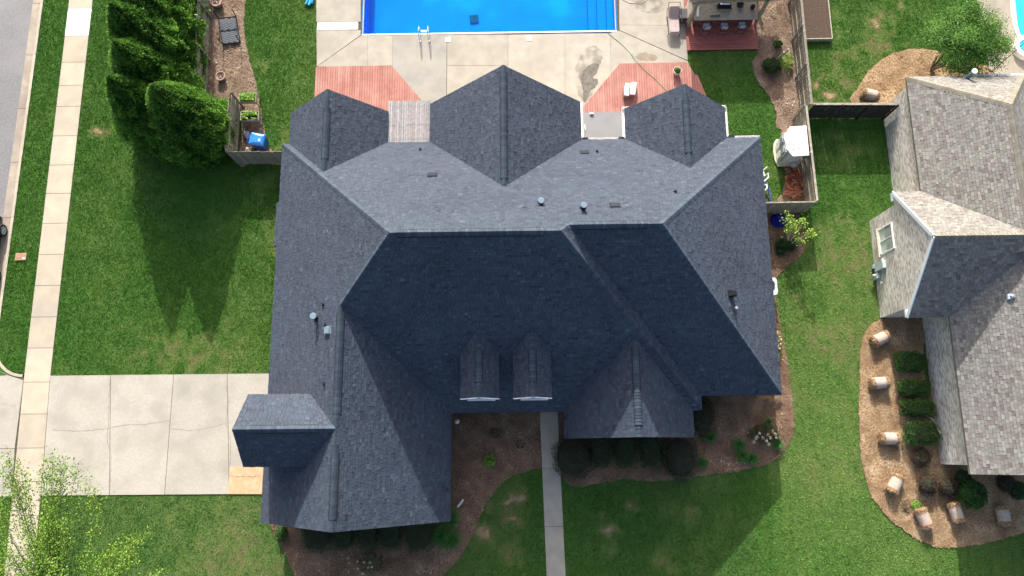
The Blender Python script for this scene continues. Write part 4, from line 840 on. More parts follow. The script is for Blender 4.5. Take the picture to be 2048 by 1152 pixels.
# ------------------------------------------------------------------ fences: every board is a piece
def board_mesh(h, w_=.138, t=.022):
    m = MB(); m.box((0, 0, h/2), (w_, t, h), bev=0); return m
bmesh_ = [pmesh('fence_board', board_mesh(h_), M_wood) for h_ in (1.80, 1.83, 1.86)]
def fence(root, a, b, side, gaps=(), h=1.83, posts=2.4, bm=None, mm=None, pitch=.146):
    """boards on one side (side = +1 left of a->b), rails and posts on the other"""
    A = Vector((*a, 0)); B = Vector((*b, 0)); d = (B-A); L_ = d.length; d.normalize(); s = Vector((-d.y, d.x, 0))*side; ang = math.atan2(d.y, d.x); n = int(L_/pitch); bm = bm or bmesh_; mm = mm or M_wood
    for i in range(n):
        P = A+d*((i+.5)*L_/n)+s*.035; P.z = .02+random.uniform(-.01, .015)
        share(random.choice(bm), 'board', Matrix.Translation(P) @ Matrix.Rotation(ang+random.gauss(0, .012), 4, 'Z') @ Matrix.Rotation(random.gauss(0, .006), 4, 'Y'), root)
    for zz in (.35, .95, 1.55):
        q = MB(); q.bar(A-s*.0+Vector((0, 0, zz)), B-s*.0+Vector((0, 0, zz)), .04, .085); q.build('rail', mm, root)
    k = max(1, round(L_/posts))
    for i in range(k+1):
        P = A+d*(L_*i/k)-s*.065; q = MB(); q.box((P.x, P.y, .95), (.09, .09, 1.95), rz=ang, bev=.015); q.build('post', mm, root)
fl = thing('wooden_fence', (-16.3, 16.4, 0), 'weathered plank fence corner around the planters and blue bin left of the house', 'fence')
fence(fl, (-16.35, 16.36), (-16.35, 19.9), 1); fence(fl, (-16.3, 16.36), (-13.05, 16.33), -1)
f2 = thing('wooden_fence', (-18.4, 20.3, 0), 'shaded plank fence standing behind the row of tall evergreens', 'fence')
fence(f2, (-18.42, 20.2), (-18.75, 28.5), 1)
f3 = thing('wooden_fence', (16.4, 22, 0), 'long grey plank fence running beside the bar and cabana bed', 'fence')
fence(f3, (16.42, 28.5), (16.40, 18.72), 1, pitch=.205)
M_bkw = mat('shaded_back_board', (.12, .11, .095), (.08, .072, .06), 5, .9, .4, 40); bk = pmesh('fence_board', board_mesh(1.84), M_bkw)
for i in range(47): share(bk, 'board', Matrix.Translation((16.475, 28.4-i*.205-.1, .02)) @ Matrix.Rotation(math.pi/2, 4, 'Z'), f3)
q = MB(); q.box((16.41, 23.6, 1.87), (.14, 9.8, .03)); q.build('cap_rail', M_wood, f3)
f4 = thing('wooden_fence', (16.1, 15, 0), 'grey plank fence behind the white shed and brick pile', 'fence')
fence(f4, (16.08, 18.6), (16.19, 13.02), 1); fence(f4, (16.19, 13.0), (13.1, 12.98), 1)
q = MB(); q.bar((16.1, 18.6, 1.87), (16.2, 13.0, 1.87), .12, .03); q.build('cap_rail', M_wood, f4); q = MB(); q.bar((16.2, 12.97, 1.87), (13.1, 12.95, 1.87), .08, .03); q.build('cap_rail', M_wood, f4)
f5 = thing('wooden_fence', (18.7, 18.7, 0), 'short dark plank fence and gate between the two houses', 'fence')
M_bk = mat('shade_dark_fence_wood', (.035, .034, .034), (.022, .022, .022), 5, .9, .4, 40, isl=.2); bm5 = [pmesh('fence_board', board_mesh(h_), M_bk) for h_ in (1.82, 1.84)]  # shade of the south face is put into this wood colour
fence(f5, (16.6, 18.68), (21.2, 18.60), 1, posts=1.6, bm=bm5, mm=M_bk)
q = MB(); q.bar((16.5, 18.70, 1.87), (21.25, 18.62, 1.87), .13, .035); q.build('cap_rail', M_wood, f5)

# ------------------------------------------------------------------ pergola slats between the rear gables
pg = thing('pergola', (-6, 17.5, 0), 'grey slatted pergola roof over the left deck between two rear gables', 'pergola')
M_slat = mat('silver_grey_slat', (.30, .31, .32), (.22, .23, .235), 6, .85, .3, 40, isl=.18)
for i in range(19):
    X = -7.10+i*(2.24/18); q = MB(); q.box((X, 17.62, 2.66), (.102, 2.44, .05)); q.build('slat', M_slat, pg)
for yy in (18.55, 17.45, 16.6): q = MB(); q.box((-5.98, yy, 2.54), (2.3, .05, .115)); q.build('beam', M_wood, pg)
for xx in (-6.95, -5.0): q = MB(); q.box((xx, 18.5, 1.3), (.1, .1, 2.35)); q.build('post', M_wood, pg)

# ------------------------------------------------------------------ bar under its roof
bar = thing('bar_shelter', (12.3, 25, 0), 'timber bar shelter with granite counter and built-in grill at the back right', 'bar shelter')
bd = thing('wooden_deck', (12.2, 25, 0), 'shaded low red deck under the bar shelter and stools', 'deck')
q = MB(); q.prism([(10.12, 23.14), (14.28, 23.14), (14.28, 29.5), (10.12, 29.5)], 0, .115); q.build('deck_frame', M_joint, bd)
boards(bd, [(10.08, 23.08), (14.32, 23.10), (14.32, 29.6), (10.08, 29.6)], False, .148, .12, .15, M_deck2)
M_post = mat('green_grey_post', (.24, .25, .19), (.16, .17, .13), 5, .85, .3, 30)
for X, Y in ((10.24, 24.66), (14.22, 24.7), (10.24, 28.9), (14.22, 28.9)): q = MB(); q.box((X, Y, 1.33), (.17, .17, 2.40)); q.build('post', M_post, bar)
q = MB(); q.bar((9.95, 24.7, 2.56), (14.95, 24.88, 2.56), .16, .2); q.build('beam', M_post, bar)
q = MB(); q.prism([(9.75, 24.62), (15.1, 24.80), (15.1, 29.5), (9.75, 29.5)], [2.68, 2.68, 3.1, 3.1], [2.74, 2.74, 3.16, 3.16]); sr = q.build('roof', M_wood, bar)
for i in range(24): q = MB(); q.box((9.9+i*.22, 27.05, 2.97), (.2, 4.7, .02), M=Matrix.Rotation(math.radians(4.95), 4, 'X')); q.build('board', M_wood, sr)
M_gran = mat('granite', (.36, .34, .29), (.16, .15, .135), 28, .35, spec=.5, c3=(.28, .26, .22), scale3=2)
M_brk = mat('bar_base', (.12, .07, .055), (.09, .05, .04), 6, .9)
q = MB(); q.box((12.25, 25.15, .60), (3.5, .9, .88)); q.build('base', M_brk, bar)
q = MB(); q.box((12.24, 25.08, 1.065), (3.74, 1.22, .055), bev=.015); q.build('counter_top', M_gran, bar)
q = MB(); q.box((12.2, 25.45, 1.12), (.80, .55, .06)); gr = q.build('grill', M_dark, bar)
q = MB(); q.box((12.22, 25.52, 1.24), (.58, .38, .18), bev=.05); q.build('lid', M_steel, gr)
def small(name, mb, m, label, cat, group=None, smooth=False): o = mb.build(name, m, None, smooth); return tag(o, label, cat, group)
M_tile = mat('dark_tile', (.09, .09, .08), (.06, .06, .055), 20, .6)
q = MB(); q.box((11.62, 24.72, 1.115), (.6, .09, .04), rz=.06); q.add(*[[(11.5, 24.7, 1.14), (11.56, 24.7, 1.14), (11.53, 24.73, 1.17)], [(0, 1, 2)]]); small('serving_tray', q, M_tile, 'narrow dark tray on the front edge of the granite counter', 'tray')
q = MB(); q.box((10.62, 25.03, 1.115), (.13, .72, .04), rz=-.05); q.box((10.62, 25.03, 1.14), (.10, .66, .02), rz=-.05); small('white_board', q, mat('pale_blue_white', (.62, .68, .70), (.57, .62, .66), 4, .5), 'pale narrow board lying on the left end of the granite counter', 'board')
q = MB(); q.lathe((13.1, 25.4, 1.10), [(.17, 0), (.2, .1), (.18, .14), (.15, .10)], 18); q.tube([(13.1+.2*math.cos(a), 25.3+.2*math.sin(a), 1.30) for a in np.linspace(-2, 1.3, 10)], .012, 6); small('pan', q, M_dark, 'round black pan with a wire handle on the granite counter', 'pan')
q = MB(); q.lathe((13.82, 25.2, 1.10), [(.12, 0), (.14, .12), (.12, .22), (.05, .26)], 18); small('round_pot', q, M_dark, 'small round black pot at the right end of the granite counter', 'pot')
q = MB(); q.lathe((11.75, 25.52, 1.10), [(.08, 0), (.08, .14), (.03, .16)], 14); q.box((11.68, 25.6, 1.13), (.18, .12, .05)); small('napkin_holder', q, M_white, 'small white canister beside the grill on the granite counter', 'canister')
# bar stools
M_cush = mat('blue_striped_cloth', (.24, .28, .36), (.40, .44, .52), 16, .85)
def stool(x, y, rz, label):
    t = thing('bar_stool', (x, y, .15), label, 'bar stool', 'bar stools along the counter'); z0 = .15
    q = MB(); q.box((x, y, z0+.63), (.40, .36, .06), bev=.02); q.build('seat', M_cush, t)
    for k in range(5): q = MB(); q.box((x-.15+k*.075, y-.22, z0+.80), (.05, .03, .32)); q.build('back_slat', M_cush, t)
    for sx in (-1, 1):
        for sy in (-1, 1): q = MB(); q.tube([(x+sx*.17, y+sy*.15, z0+.6), (x+sx*.24, y+sy*.24, z0)], .014, 6); q.build('leg', M_dark, t)
        q = MB(); q.tube([(x+sx*.21, y-.22, z0+.6), (x+sx*.22, y-.24, z0+.85), (x+sx*.25, y-.05, z0+.86), (x+sx*.26, y+.16, z0+.84)], .016, 6); q.build('arm', M_dark, t)
    q = MB(); q.tube([(x-.21, y-.22, z0+.98), (x+.21, y-.22, z0+.98)], .016, 6); q.tube([(x-.21, y-.22, z0+.6), (x-.21, y-.22, z0+.98)], .014, 6); q.tube([(x+.21, y-.22, z0+.6), (x+.21, y-.22, z0+.98)], .014, 6); q.build('back_frame', M_dark, t)
    q = MB(); q.tube([(x-.22, y-.21, z0+.22), (x+.22, y-.21, z0+.22), (x+.22, y+.21, z0+.22), (x-.22, y+.21, z0+.22), (x-.22, y-.21, z0+.22)], .01, 6); q.build('foot_rail', M_galv, t)
    t.rotation_euler = (0, 0, rz); return t
stool(11.16, 24.26, .12, 'leftmost of the three blue cushioned bar stools at the granite counter'); stool(12.2, 24.26, -.06, 'middle one of the three blue cushioned bar stools at the counter'); stool(13.24, 24.3, -.02, 'rightmost blue cushioned bar stool, next to the right shelter post')
q = MB(); q.box((10.2, 25.35, .66), (.16, 1.0, 1.0), bev=.02); q.box((10.2, 25.35, 1.18), (.2, 1.04, .04)); small('cream_cabinet', q, mat('cream_paint', (.62, .55, .45), (.56, .5, .41), 4, .6), 'narrow cream panel beside the left post of the bar shelter', 'panel')

# ------------------------------------------------------------------ lounge chair and box by the pool
lc = thing('chaise_lounge', (9.33, 25, .06), 'mauve cushioned metal chaise lounge on the pool terrace with its back raised', 'chaise lounge')
M_cu2 = mat('mauve_cushion', (.42, .34, .33), (.36, .29, .29), 6, .8); M_brown = mat('bronze_metal', (.07, .055, .045), (.05, .04, .035), 8, .5, metal=.4)
def pillow(m, c, sz, M=None, r=.06):
    x, y, z = sz[0]/2, sz[1]/2, sz[2]/2; V = []; F = []
    for zz, s in ((-z, .92), (-z*.4, 1), (z*.4, 1), (z, .92)):
        for a, b in ((-1, -.8), (-.8, -1), (.8, -1), (1, -.8), (1, .8), (.8, 1), (-.8, 1), (-1, .8)): V.append(Vector((a*x*s, b*y*s, zz)))
    for i in range(3): F += [(i*8+k, i*8+(k+1) % 8, i*8+8+(k+1) % 8, i*8+8+k) for k in range(8)]
    F += [tuple(range(7, -1, -1)), tuple(range(24, 32))]; M = M or Matrix.Identity(4); m.add([(M @ v)+Vector(c) for v in V], F)
q = MB(); pillow(q, (9.33, 24.52, .47), (.60, .95, .10)); q.build('seat_cushion', M_cu2, lc)
q = MB(); pillow(q, (9.33, 25.28, .66), (.60, .72, .09), Matrix.Rotation(math.radians(35), 4, 'X')); q.build('back_cushion', M_cu2, lc)
q = MB(); pillow(q, (9.33, 24.13, .43), (.62, .28, .12), Matrix.Rotation(math.radians(14), 4, 'X')); q.build('foot_cushion', M_cu2, lc)
q = MB()
for sx in (-.34, .34):
    q.tube([(9.33+sx, 24.0, .08), (9.33+sx, 24.05, .40), (9.33+sx, 24.95, .42), (9.33+sx, 25.75, .95)], .018, 6); q.tube([(9.33+sx, 24.3, .40), (9.33+sx*1.25, 24.6, .66), (9.33+sx*1.3, 25.2, .68), (9.33+sx*1.2, 25.5, .78)], .018, 6); q.tube([(9.33+sx, 25.1, .48), (9.33+sx, 25.3, .06)], .018, 6)
q.tube([(8.99, 25.75, .95), (9.67, 25.75, .95)], .018, 6); q.tube([(8.99, 24.05, .40), (9.67, 24.05, .40)], .018, 6); q.build('frame', M_brown, lc)
q = MB(); q.box((9.93, 25.2, .33), (.52, .62, .54), bev=.03); q.box((9.93, 25.2, .62), (.56, .66, .05), bev=.02); small('side_box', q, mat('charcoal_plastic', (.07, .07, .08), (.05, .05, .06), 5, .5), 'dark square storage box beside the mauve chaise lounge', 'storage box')
q = MB()
for a, b in (((1248, -8), (1262, 6)), ((1262, 6), (1275, 2))): pass
q.tube([(7.3, 27.0, .45), (6.7, 26.7, .1), (6.4, 26.55, .075), (6.8, 26.3, .075), (7.5, 26.25, .075), (7.9, 26.5, .075), (7.9, 27.5, .075)], .012, 6); small('coiled_hose', q, mat('tan_hose', (.5, .42, .34), None, 4, .6), 'thin tan hose loop at the upper right of the pool', 'hose')

# ------------------------------------------------------------------ pool ladder, lids, noodles, hose
ld_ = thing('pool_ladder', (-6, 24.5, 0), 'pair of steel grab rails with a white step at the pool edge', 'pool ladder')
for px in (840.5, 858.5):
    X = at(px, 70)[0]; q = MB(); q.tube([(X, 23.95, .06), (X, 23.95, .55), (X, 24.02, .74), (X, 24.2, .84), (X, 24.42, .82), (X, 24.6, .70), (X, 24.68, .5), (X, 24.68, -.9)], .026, 10); q.build('handrail', M_steel, ld_)
    q = MB(); q.lathe((X, 23.95, .06), [(.07, 0), (.06, .03), (.03, .05)], 14); q.build('anchor_ring', M_white, ld_)
q = MB(); q.box((at(849, 70)[0], 24.7, -.03), (.44, .12, .03), bev=.008); q.build('step', M_white, ld_)
for px, py, lab in ((896, 79, 'square white skimmer lid in the terrace just right of the pool ladder'), (1059, 77, 'square white skimmer lid in the terrace above the middle gable')):
    X, Y, _ = at(px, py, .08); q = MB(); q.box((X, Y, .07), (.29, .29, .03), bev=.01); q.lathe((X, Y, .078), [(.1, 0), (.09, .012)], 16); small('skimmer_lid', q, M_white, lab, 'skimmer lid')
for i, (px, py, rz, l_, c) in enumerate(((612, 1, .25, 1.5, (.02, .3, .62)), (618, 3, .15, 1.6, (.03, .45, .72)), (624, 0, .02, 1.5, (.02, .18, .5)))):
    X, Y, _ = at(px, py, .12); d = Vector((math.sin(rz), math.cos(rz), 0)); P = Vector((X, Y-.25, .11)); q = MB(); q.tube([P+d*(l_*k/8)+Vector((.03*math.sin(k), 0, .0)) for k in range(9)], .075, 12)
    small('pool_noodle', q, mat('noodle_%d' % i, c, tuple(v*.8 for v in c), 4, .6), ['leftmost dark cyan pool noodle lying on the lawn edge', 'middle light cyan pool noodle lying on the lawn edge', 'rightmost deep blue pool noodle lying against the terrace'][i], 'pool noodle')
hp = [(1213, 60, .10), (1216, 66, .08), (1228, 76, .075), (1245, 90, .075), (1262, 108, .075), (1275, 124, .165), (1290, 141, .165), (1308, 156, .165), (1322, 170, .165), (1338, 186, .165), (1350, 200, .165)]
q = MB(); q.tube(spline([at(*h_) for h_ in hp], 5, False), .016, 6); small('garden_hose', q, mat('green_hose', (.14, .26, .13), (.2, .32, .18), 3, .5), 'green garden hose running from the pool corner across the right deck', 'hose')

# ------------------------------------------------------------------ foliage
def fol(name, c0, c1, c2, tl=.25): return tone_mat(name, [(0, c0), (.5, c1), (1, c2)], .6, .15, 5, translucent=tl, spec=.25)
F_con = fol('conifer_leaf', (.020, .060, .012), (.080, .20, .032), (.21, .40, .06), .35)
F_box = fol('boxwood_leaf', (.018, .055, .012), (.045, .125, .022), (.10, .23, .04))
F_dk = fol('dark_hedge_leaf', (.018, .042, .014), (.032, .078, .022), (.055, .12, .03))
F_red = fol('barberry_leaf', (.028, .018, .016), (.062, .036, .028), (.11, .075, .04))
F_sp = fol('bronze_leaf', (.025, .026, .020), (.055, .048, .034), (.11, .11, .05))
F_lime = fol('lime_leaf', (.10, .22, .03), (.26, .42, .06), (.50, .60, .16), .4)
F_light = fol('young_leaf', (.09, .22, .03), (.21, .41, .06), (.38, .56, .12), .4)
F_myr = fol('myrtle_leaf', (.03, .09, .016), (.085, .21, .032), (.21, .40, .06), .35)
F_lily = fol('lily_leaf', (.02, .07, .014), (.045, .16, .03), (.10, .28, .05), .3)
F_flw = fol('cream_petal', (.42, .36, .25), (.62, .55, .40), (.80, .75, .60), .2)
F_pink = fol('pink_petal', (.55, .25, .20), (.70, .45, .36), (.85, .72, .62), .2)
F_rd = fol('red_petal', (.20, .03, .025), (.35, .05, .04), (.5, .10, .07), .2)
M_bark = mat('brown_bark', (.16, .12, .09), (.10, .075, .055), 8, .9, .5, 30)
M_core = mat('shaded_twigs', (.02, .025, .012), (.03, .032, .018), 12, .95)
def leaves(name, P, N, size, m, parent=None, tone=None, aspect=1.6, rand=.7, kind=None):
    n = len(P); N = N+RNG.normal(0, rand, (n, 3)); N /= np.linalg.norm(N, axis=1)[:, None]+1e-9
    A = RNG.normal(0, 1, (n, 3)); U = np.cross(N, A); U /= np.linalg.norm(U, axis=1)[:, None]+1e-9; W_ = np.cross(N, U)
    s = (np.asarray(size)*RNG.uniform(.6, 1.3, n))[:, None]; b = s/aspect
    V = np.stack([P-U*s*.5, P-U*s*.05+W_*b*.5, P+U*s*.5, P-U*s*.05-W_*b*.5], 1).reshape(-1, 3)
    if tone is None: tone = np.clip(RNG.normal(.5, .22, n), 0, 1)
    return npmesh(name, V, np.arange(4*n).reshape(-1, 4), m, tone, parent, kind)
def sph(n, up=-.3):
    d = RNG.normal(0, 1, (int(n*2.2)+20, 3)); d /= np.linalg.norm(d, axis=1)[:, None]; d = d[d[:, 2] > up]; return d[:n]
def blob(c, r, n, size, m, parent, box=0.0, lump=.2, name='foliage', core=True, up=-.25, tmul=1.0, toff=0.0, aspect=1.6, rand=.7):
    c = np.array(c, float); r = np.array(r, float); d = sph(n, up)
    if box > 0:
        k = 1/(np.sum(np.abs(d)**(2+box*8), axis=1)**(1/(2+box*8)))[:, None]; d2 = d*k
    else: d2 = d
    lu = 1+lump*(vnoise(d[:, 0]*3+c[0], d[:, 1]*3+d[:, 2]*2+c[1], .8, 4)-.5)*2; dep = 1-RNG.random(len(d))**2*.22
    P = c+d2*r*(lu*dep)[:, None]; N = d/r; N /= np.linalg.norm(N, axis=1)[:, None]
    t = np.clip((RNG.normal(.45, .2, len(d))+(vnoise(P[:, 0]*1.0, P[:, 1]+P[:, 2], .22, 9)-.5)*.5)*tmul+toff, 0, 1)
    if core:
        q = MB(); V = []; F = []
        for i in range(7):
            ph = math.pi*(i/6)*.68
            for k in range(12):
                a = 2*math.pi*k/12; dd = np.array([math.sin(ph)*math.cos(a), math.sin(ph)*math.sin(a), math.cos(ph)])
                if box > 0: dd = dd/(np.sum(np.abs(dd)**(2+box*8))**(1/(2+box*8)))
                V.append(tuple(c+dd*r*.84))
        for i in range(6): F += [(i*12+k, i*12+(k+1) % 12, i*12+12+(k+1) % 12, i*12+12+k)[::-1] for k in range(12)]
        q.add(V, F); q.build('branches', M_core, parent)
    return leaves(name, P, N, size, m, parent, t, aspect, rand)
def shrub(px, py, r, h, m, label, cat='shrub', group=None, n=2600, leaf=.06, box=0.0, zc=None, nm='shrub', **kw):
    zc = h*.5 if zc is None else zc; X, Y, _ = at(px, py, h*.6); t = thing(nm, (X, Y, .04), label, cat, group)
    rr_ = r if hasattr(r, '__len__') else (r, r); blob((X, Y, zc), (rr_[0], rr_[1], h-zc), n, leaf, m, t, box, **kw)
    q = MB(); q.tube([(X, Y, .0), (X, Y, zc)], .03, 6); q.build('stem', M_bark, t); return t
# neighbour's clipped shrubs
g_ = 'clipped boxwoods along the neighbour wall'
shrub(1819, 723, (.78, .53), .85, F_box, 'northernmost clipped boxwood, below the neighbour gable wall', 'boxwood', g_, 5200, .055, .35, nm='boxwood')
shrub(1827, 776, (.80, .44), .8, F_box, 'second clipped boxwood from the north beside the whitewashed wall', 'boxwood', g_, 5000, .055, .35, nm='boxwood')
shrub(1836, 816, (.84, .45), .8, F_box, 'third clipped boxwood from the north, just above the downspout', 'boxwood', g_, 5000, .055, .35, nm='boxwood')
shrub(1843, 866, (.84, .60), .9, F_box, 'largest clipped boxwood, southernmost of the row at the downspout', 'boxwood', g_, 5800, .055, .35, nm='boxwood')
shrub(1946, 988, .72, 1.1, F_box, 'round bright green boxwood near the roof corner of the neighbour house', 'boxwood', None, 6500, .06, nm='boxwood')
for i, (a, b, r_, l) in enumerate(((1843, 915, .5, 'small dark red shrub just south of the clipped boxwood row'), (1857, 970, .55, 'dark red shrub between the tilted straw roll and the house corner'), (1897, 976, .52, 'dark red shrub touching the left side of the round boxwood'), (2012, 966, .45, 'dark red shrub above the easternmost straw roll'))):
    shrub(a, b, r_, .75, F_red, l, 'shrub', 'dark red shrubs by the neighbour house', 2200, .05, nm='barberry_shrub')
shrub(1927, 955, .38, .8, F_dk, 'small dark green shrub in the shade beneath the neighbour eave', n=1800); shrub(2038, 982, .45, .7, F_dk, 'dark green shrub at the right picture edge under the eave', n=2000)
shrub(1833, 1012, .28, .25, F_light, 'small light green weed between two straw rolls', 'weed', None, 260, .10, nm='weed', core=False)
# front hedges below the left wing gable
for i, (a, wx_, l) in enumerate(((634, .78, 'leftmost and largest dark hedge ball under the left wing gable'), (688, .52, 'second dark hedge from the left under the left wing gable'), (736, .53, 'middle dark hedge under the left wing gable, behind the flowering plant'), (781, .56, 'fourth dark hedge from the left under the left wing gable'), (838, .74, 'rightmost dark hedge of the five, beside the arching lily clump'))):
    shrub(a, 1064, (wx_, .95 if i in (0, 4) else .85), .95, F_dk, l, 'hedge', 'dark hedges below the left wing gable', 3600, .05, .45, nm='hedge_bush', tmul=.9)
for i, (a, l) in enumerate(((1201, 'left one of three clipped hedges, next to the round bronze shrub by the path'), (1251, 'middle one of three clipped hedges under the right front gable'), (1302, 'right one of three clipped hedges under the right front gable'))):
    shrub(a, 901, (.58, .86), .9, F_dk, l, 'hedge', 'clipped hedges under the right front gable', 4200, .05, .5, nm='hedge_bush')
shrub(1145, 914, (.97, 1.08), 1.15, F_sp, 'round bronze leaved shrub touching the front path', 'shrub', None, 7500, .05, .1, nm='bronze_shrub')
shrub(1361, 915, (.90, 1.12), 1.15, F_sp, 'round bronze leaved shrub right of the three clipped hedges', 'shrub', None, 7500, .05, .1, nm='bronze_shrub')
shrub(1405, 832, (.62, .95), 1.0, F_sp, 'bronze shrub tucked in the corner east of the right front gable', 'shrub', None, 4200, .05, .2, nm='bronze_shrub')
# arching lilies
def lily(px, py, r, n, label, cat='daylily', m=None, h=.45, parent=None):
    X, Y, _ = at(px, py, .2); t = thing('daylily_clump', (X, Y, .04), label, cat, 'daylily clumps in the front beds'); V = []; F = []; T = []
    for i in range(n):
        a = random.uniform(0, 2*math.pi); L_ = r*random.uniform(.6, 1.15); b0 = random.uniform(0, .25)*r; a0 = random.uniform(0, 6.28); x0_, y0_ = X+b0*math.cos(a0), Y+b0*math.sin(a0); w_ = random.uniform(.010, .018); hh = h*random.uniform(.6, 1.1); k = len(V); s, c = math.sin(a), math.cos(a)
        for j in range(5):
            u = j/4; rad = L_*u; z = .05+hh*math.sin(math.pi*min(1, u*.9)*.78)*(1-.25*u); ww = w_*(1-u*.85)
            V += [(x0_+c*rad-s*ww, y0_+s*rad+c*ww, z), (x0_+c*rad+s*ww, y0_+s*rad-c*ww, z)]
        for j in range(4): F.append((k+2*j, k+2*j+1, k+2*j+3, k+2*j+2)); T.append(min(1, max(0, random.gauss(.5, .22))))
    npmesh('foliage', V, F, m or F_lily, T, t); return t
for a, b, r_, n, l in ((1478, 890, .42, 170, 'daylily clump at the left of the flowering group in the east bed'), (1484, 912, .40, 160, 'daylily clump lowest left of the flowering group in the east bed'), (1504, 918, .42, 170, 'daylily clump just below the cream flowers'), (1556, 888, .42, 150, 'daylily clump right of the cream flowers at the bed edge'), (1535, 845, .30, 90, 'small upright daylily clump above the cream flowers'),
                       (1419, 874, .45, 130, 'loose daylily clump right of the right front gable corner'), (1404, 925, .42, 130, 'daylily clump beside the right bronze shrub')): lily(a, b, r_, n, l)
for k, (a, b, l) in enumerate(((900, 1038, 'arching lily clump at the lower right corner of the left wing'), (882, 1072, 'tall arching lily clump at the right end of the hedge row'), (903, 1078, 'lower lily clump spilling onto the mulch near the hedge row'))): lily(a, b, .62, 260, l, h=.6)
# flowering plants
def flowering(px, py, r, h, fl, label, ml, mf, cat='flowering plant', n=900, fs=.11, leaf=.07):
    X, Y, _ = at(px, py, h*.6); t = thing('flowering_plant', (X, Y, .04), label, cat); blob((X, Y, h*.4), (r[0], r[1], h*.6), n, leaf, ml, t, core=False, lump=.3)
    for a, b in fl:
        x, y, z = at(a, b, h*1.02); d = sph(26, -.2); P = np.array((x, y, z))+d*fs*.5*RNG.uniform(.7, 1, (len(d), 1)); leaves('flower', P, d, fs*.42, mf, t, aspect=1.1, rand=.3)
    q = MB(); q.tube([(X, Y, 0), (X, Y, h*.5)], .02, 5); q.build('stem', M_bark, t)
flowering(1530, 868, (.85, .48), .7, [(1511, 877), (1519, 867), (1526, 876), (1536, 870), (1541, 876), (1533, 882), (1551, 868), (1553, 875), (1538, 889), (1508, 884), (1514, 874), (1545, 862)], 'hydrangea with cream flower heads near the south east corner bed', F_dk, F_flw, n=1500, fs=.17)
flowering(743, 1122, (.72, .55), .6, [(697, 1116), (699, 1126), (715, 1123), (728, 1125), (740, 1125), (736, 1135), (744, 1134), (716, 1137), (697, 1143), (725, 1147)], 'white flowered low plant in front of the left wing hedges', F_dk, F_flw, n=900, fs=.12)
flowering(1557, 684, (.20, .75), .5, [(1555, 668), (1560, 674), (1557, 682), (1562, 679), (1556, 692), (1561, 688), (1559, 697), (1555, 664)], 'pink and white flowers squeezed between east wall and lawn', F_light, F_pink, n=380, fs=.12)
flowering(995, 866, (.36, .30), .4, [(992, 872), (998, 876), (1001, 870), (990, 868), (996, 880)], 'small red flowering plant in the mulch beside the front walk', F_dk, F_rd, n=260, fs=.09)
shrub(980, 921, .33, .35, F_light, 'small yellow green plant in the middle of the front mulch', 'plant', None, 420, .09, nm='small_plant', core=False)
shrub(563, 1066, (.30, .42), .5, F_box, 'small leafy green shrub in sunlight at the lower left house corner', 'shrub', None, 1100, .07)
shrub(1545, 800, (.5, .2), .35, fol('dry_twig', (.15, .11, .07), (.28, .22, .14), (.45, .38, .26)), 'dry tan twiggy grass below the south east roof corner', 'dry grass', None, 700, .10, nm='dry_grass', core=False, aspect=6)
shrub(1040, 888, .25, .2, F_red, 'tiny withered red plant near the front path', 'plant', None, 180, .08, nm='small_plant', core=False, aspect=4)
# cabana bed plants
shrub(1544, 130, (.52, .5), .7, F_dk, 'dark green shrub in the fence bed beside cut stumps', 'shrub', None, 2600, .07)
shrub(1573, 122, (.42, .55), .6, F_lime, 'bright lime green shrub growing against the long fence', 'shrub', None, 1300, .07, core=False)
shrub(1556, 88, (.28, .25), .5, F_box, 'small green shrub right of the bar deck', 'shrub', None, 900, .07, core=False)
shrub(1547, 22, (.18, .42), .25, F_flw, 'low pale leafed plant beside the bar shelter', 'plant', None, 160, .07, nm='small_plant', core=False)
for i, (a, b, l) in enumerate(((1552, 124, 'thicker pale cut stump leaning in the fence bed shrub'), (1561, 118, 'thinner pale cut stump behind the leaning one'))):
    X, Y, _ = at(a, b, 0); q = MB(); q.tube([(X, Y, 0), (X+.08, Y+.1, .4), (X+.2, Y+.16, .85)], [.07, .06, .055], 8); small('cut_stump', q, mat('pale_dead_wood', (.38, .35, .28), (.28, .25, .2), 9, .9), l, 'stump')
# young tree with lime tufts and the low shrub at its foot
X, Y, _ = at(1577, 492, 0); yt = thing('young_tree', (X, Y, 0), 'young bare stemmed tree with lime green tufts beside the blue heap', 'tree'); q = MB(); tips = []
for a, b, z in ((1577, 437, 1.9), (1605, 444, 2.2), (1621, 466, 2.3), (1582, 459, 1.3), (1599, 479, 1.2), (1588, 452, 1.6)):
    T_ = Vector(at(a, b, z)); B = Vector((X, Y, 0)); M_ = B.lerp(T_, .5)+Vector((-.05, .05, -.1)); q.tube([B, M_, T_], [.035, .026, .014], 6); tips.append(T_)
q.build('trunk', mat('pale_bark', (.55, .47, .36), (.42, .35, .27), 8, .8), yt)
P = np.concatenate([np.array(t_)+RNG.normal(0, 1, (75, 3))*(.16, .16, .10) for t_ in tips]); leaves('leaves', P, np.tile((0, 0, 1.), (len(P), 1)), .13, F_lime, yt, rand=.6)
shrub(1574, 489, (.62, .34), .45, F_dk, 'low dark green shrub at the foot of the young tree', 'shrub', None, 2400, .07)
shrub(1562, 500, (.25, .3), .35, F_dk, 'small dark plant just below left of the low dark shrub', 'plant', None, 700, .07, nm='small_plant')
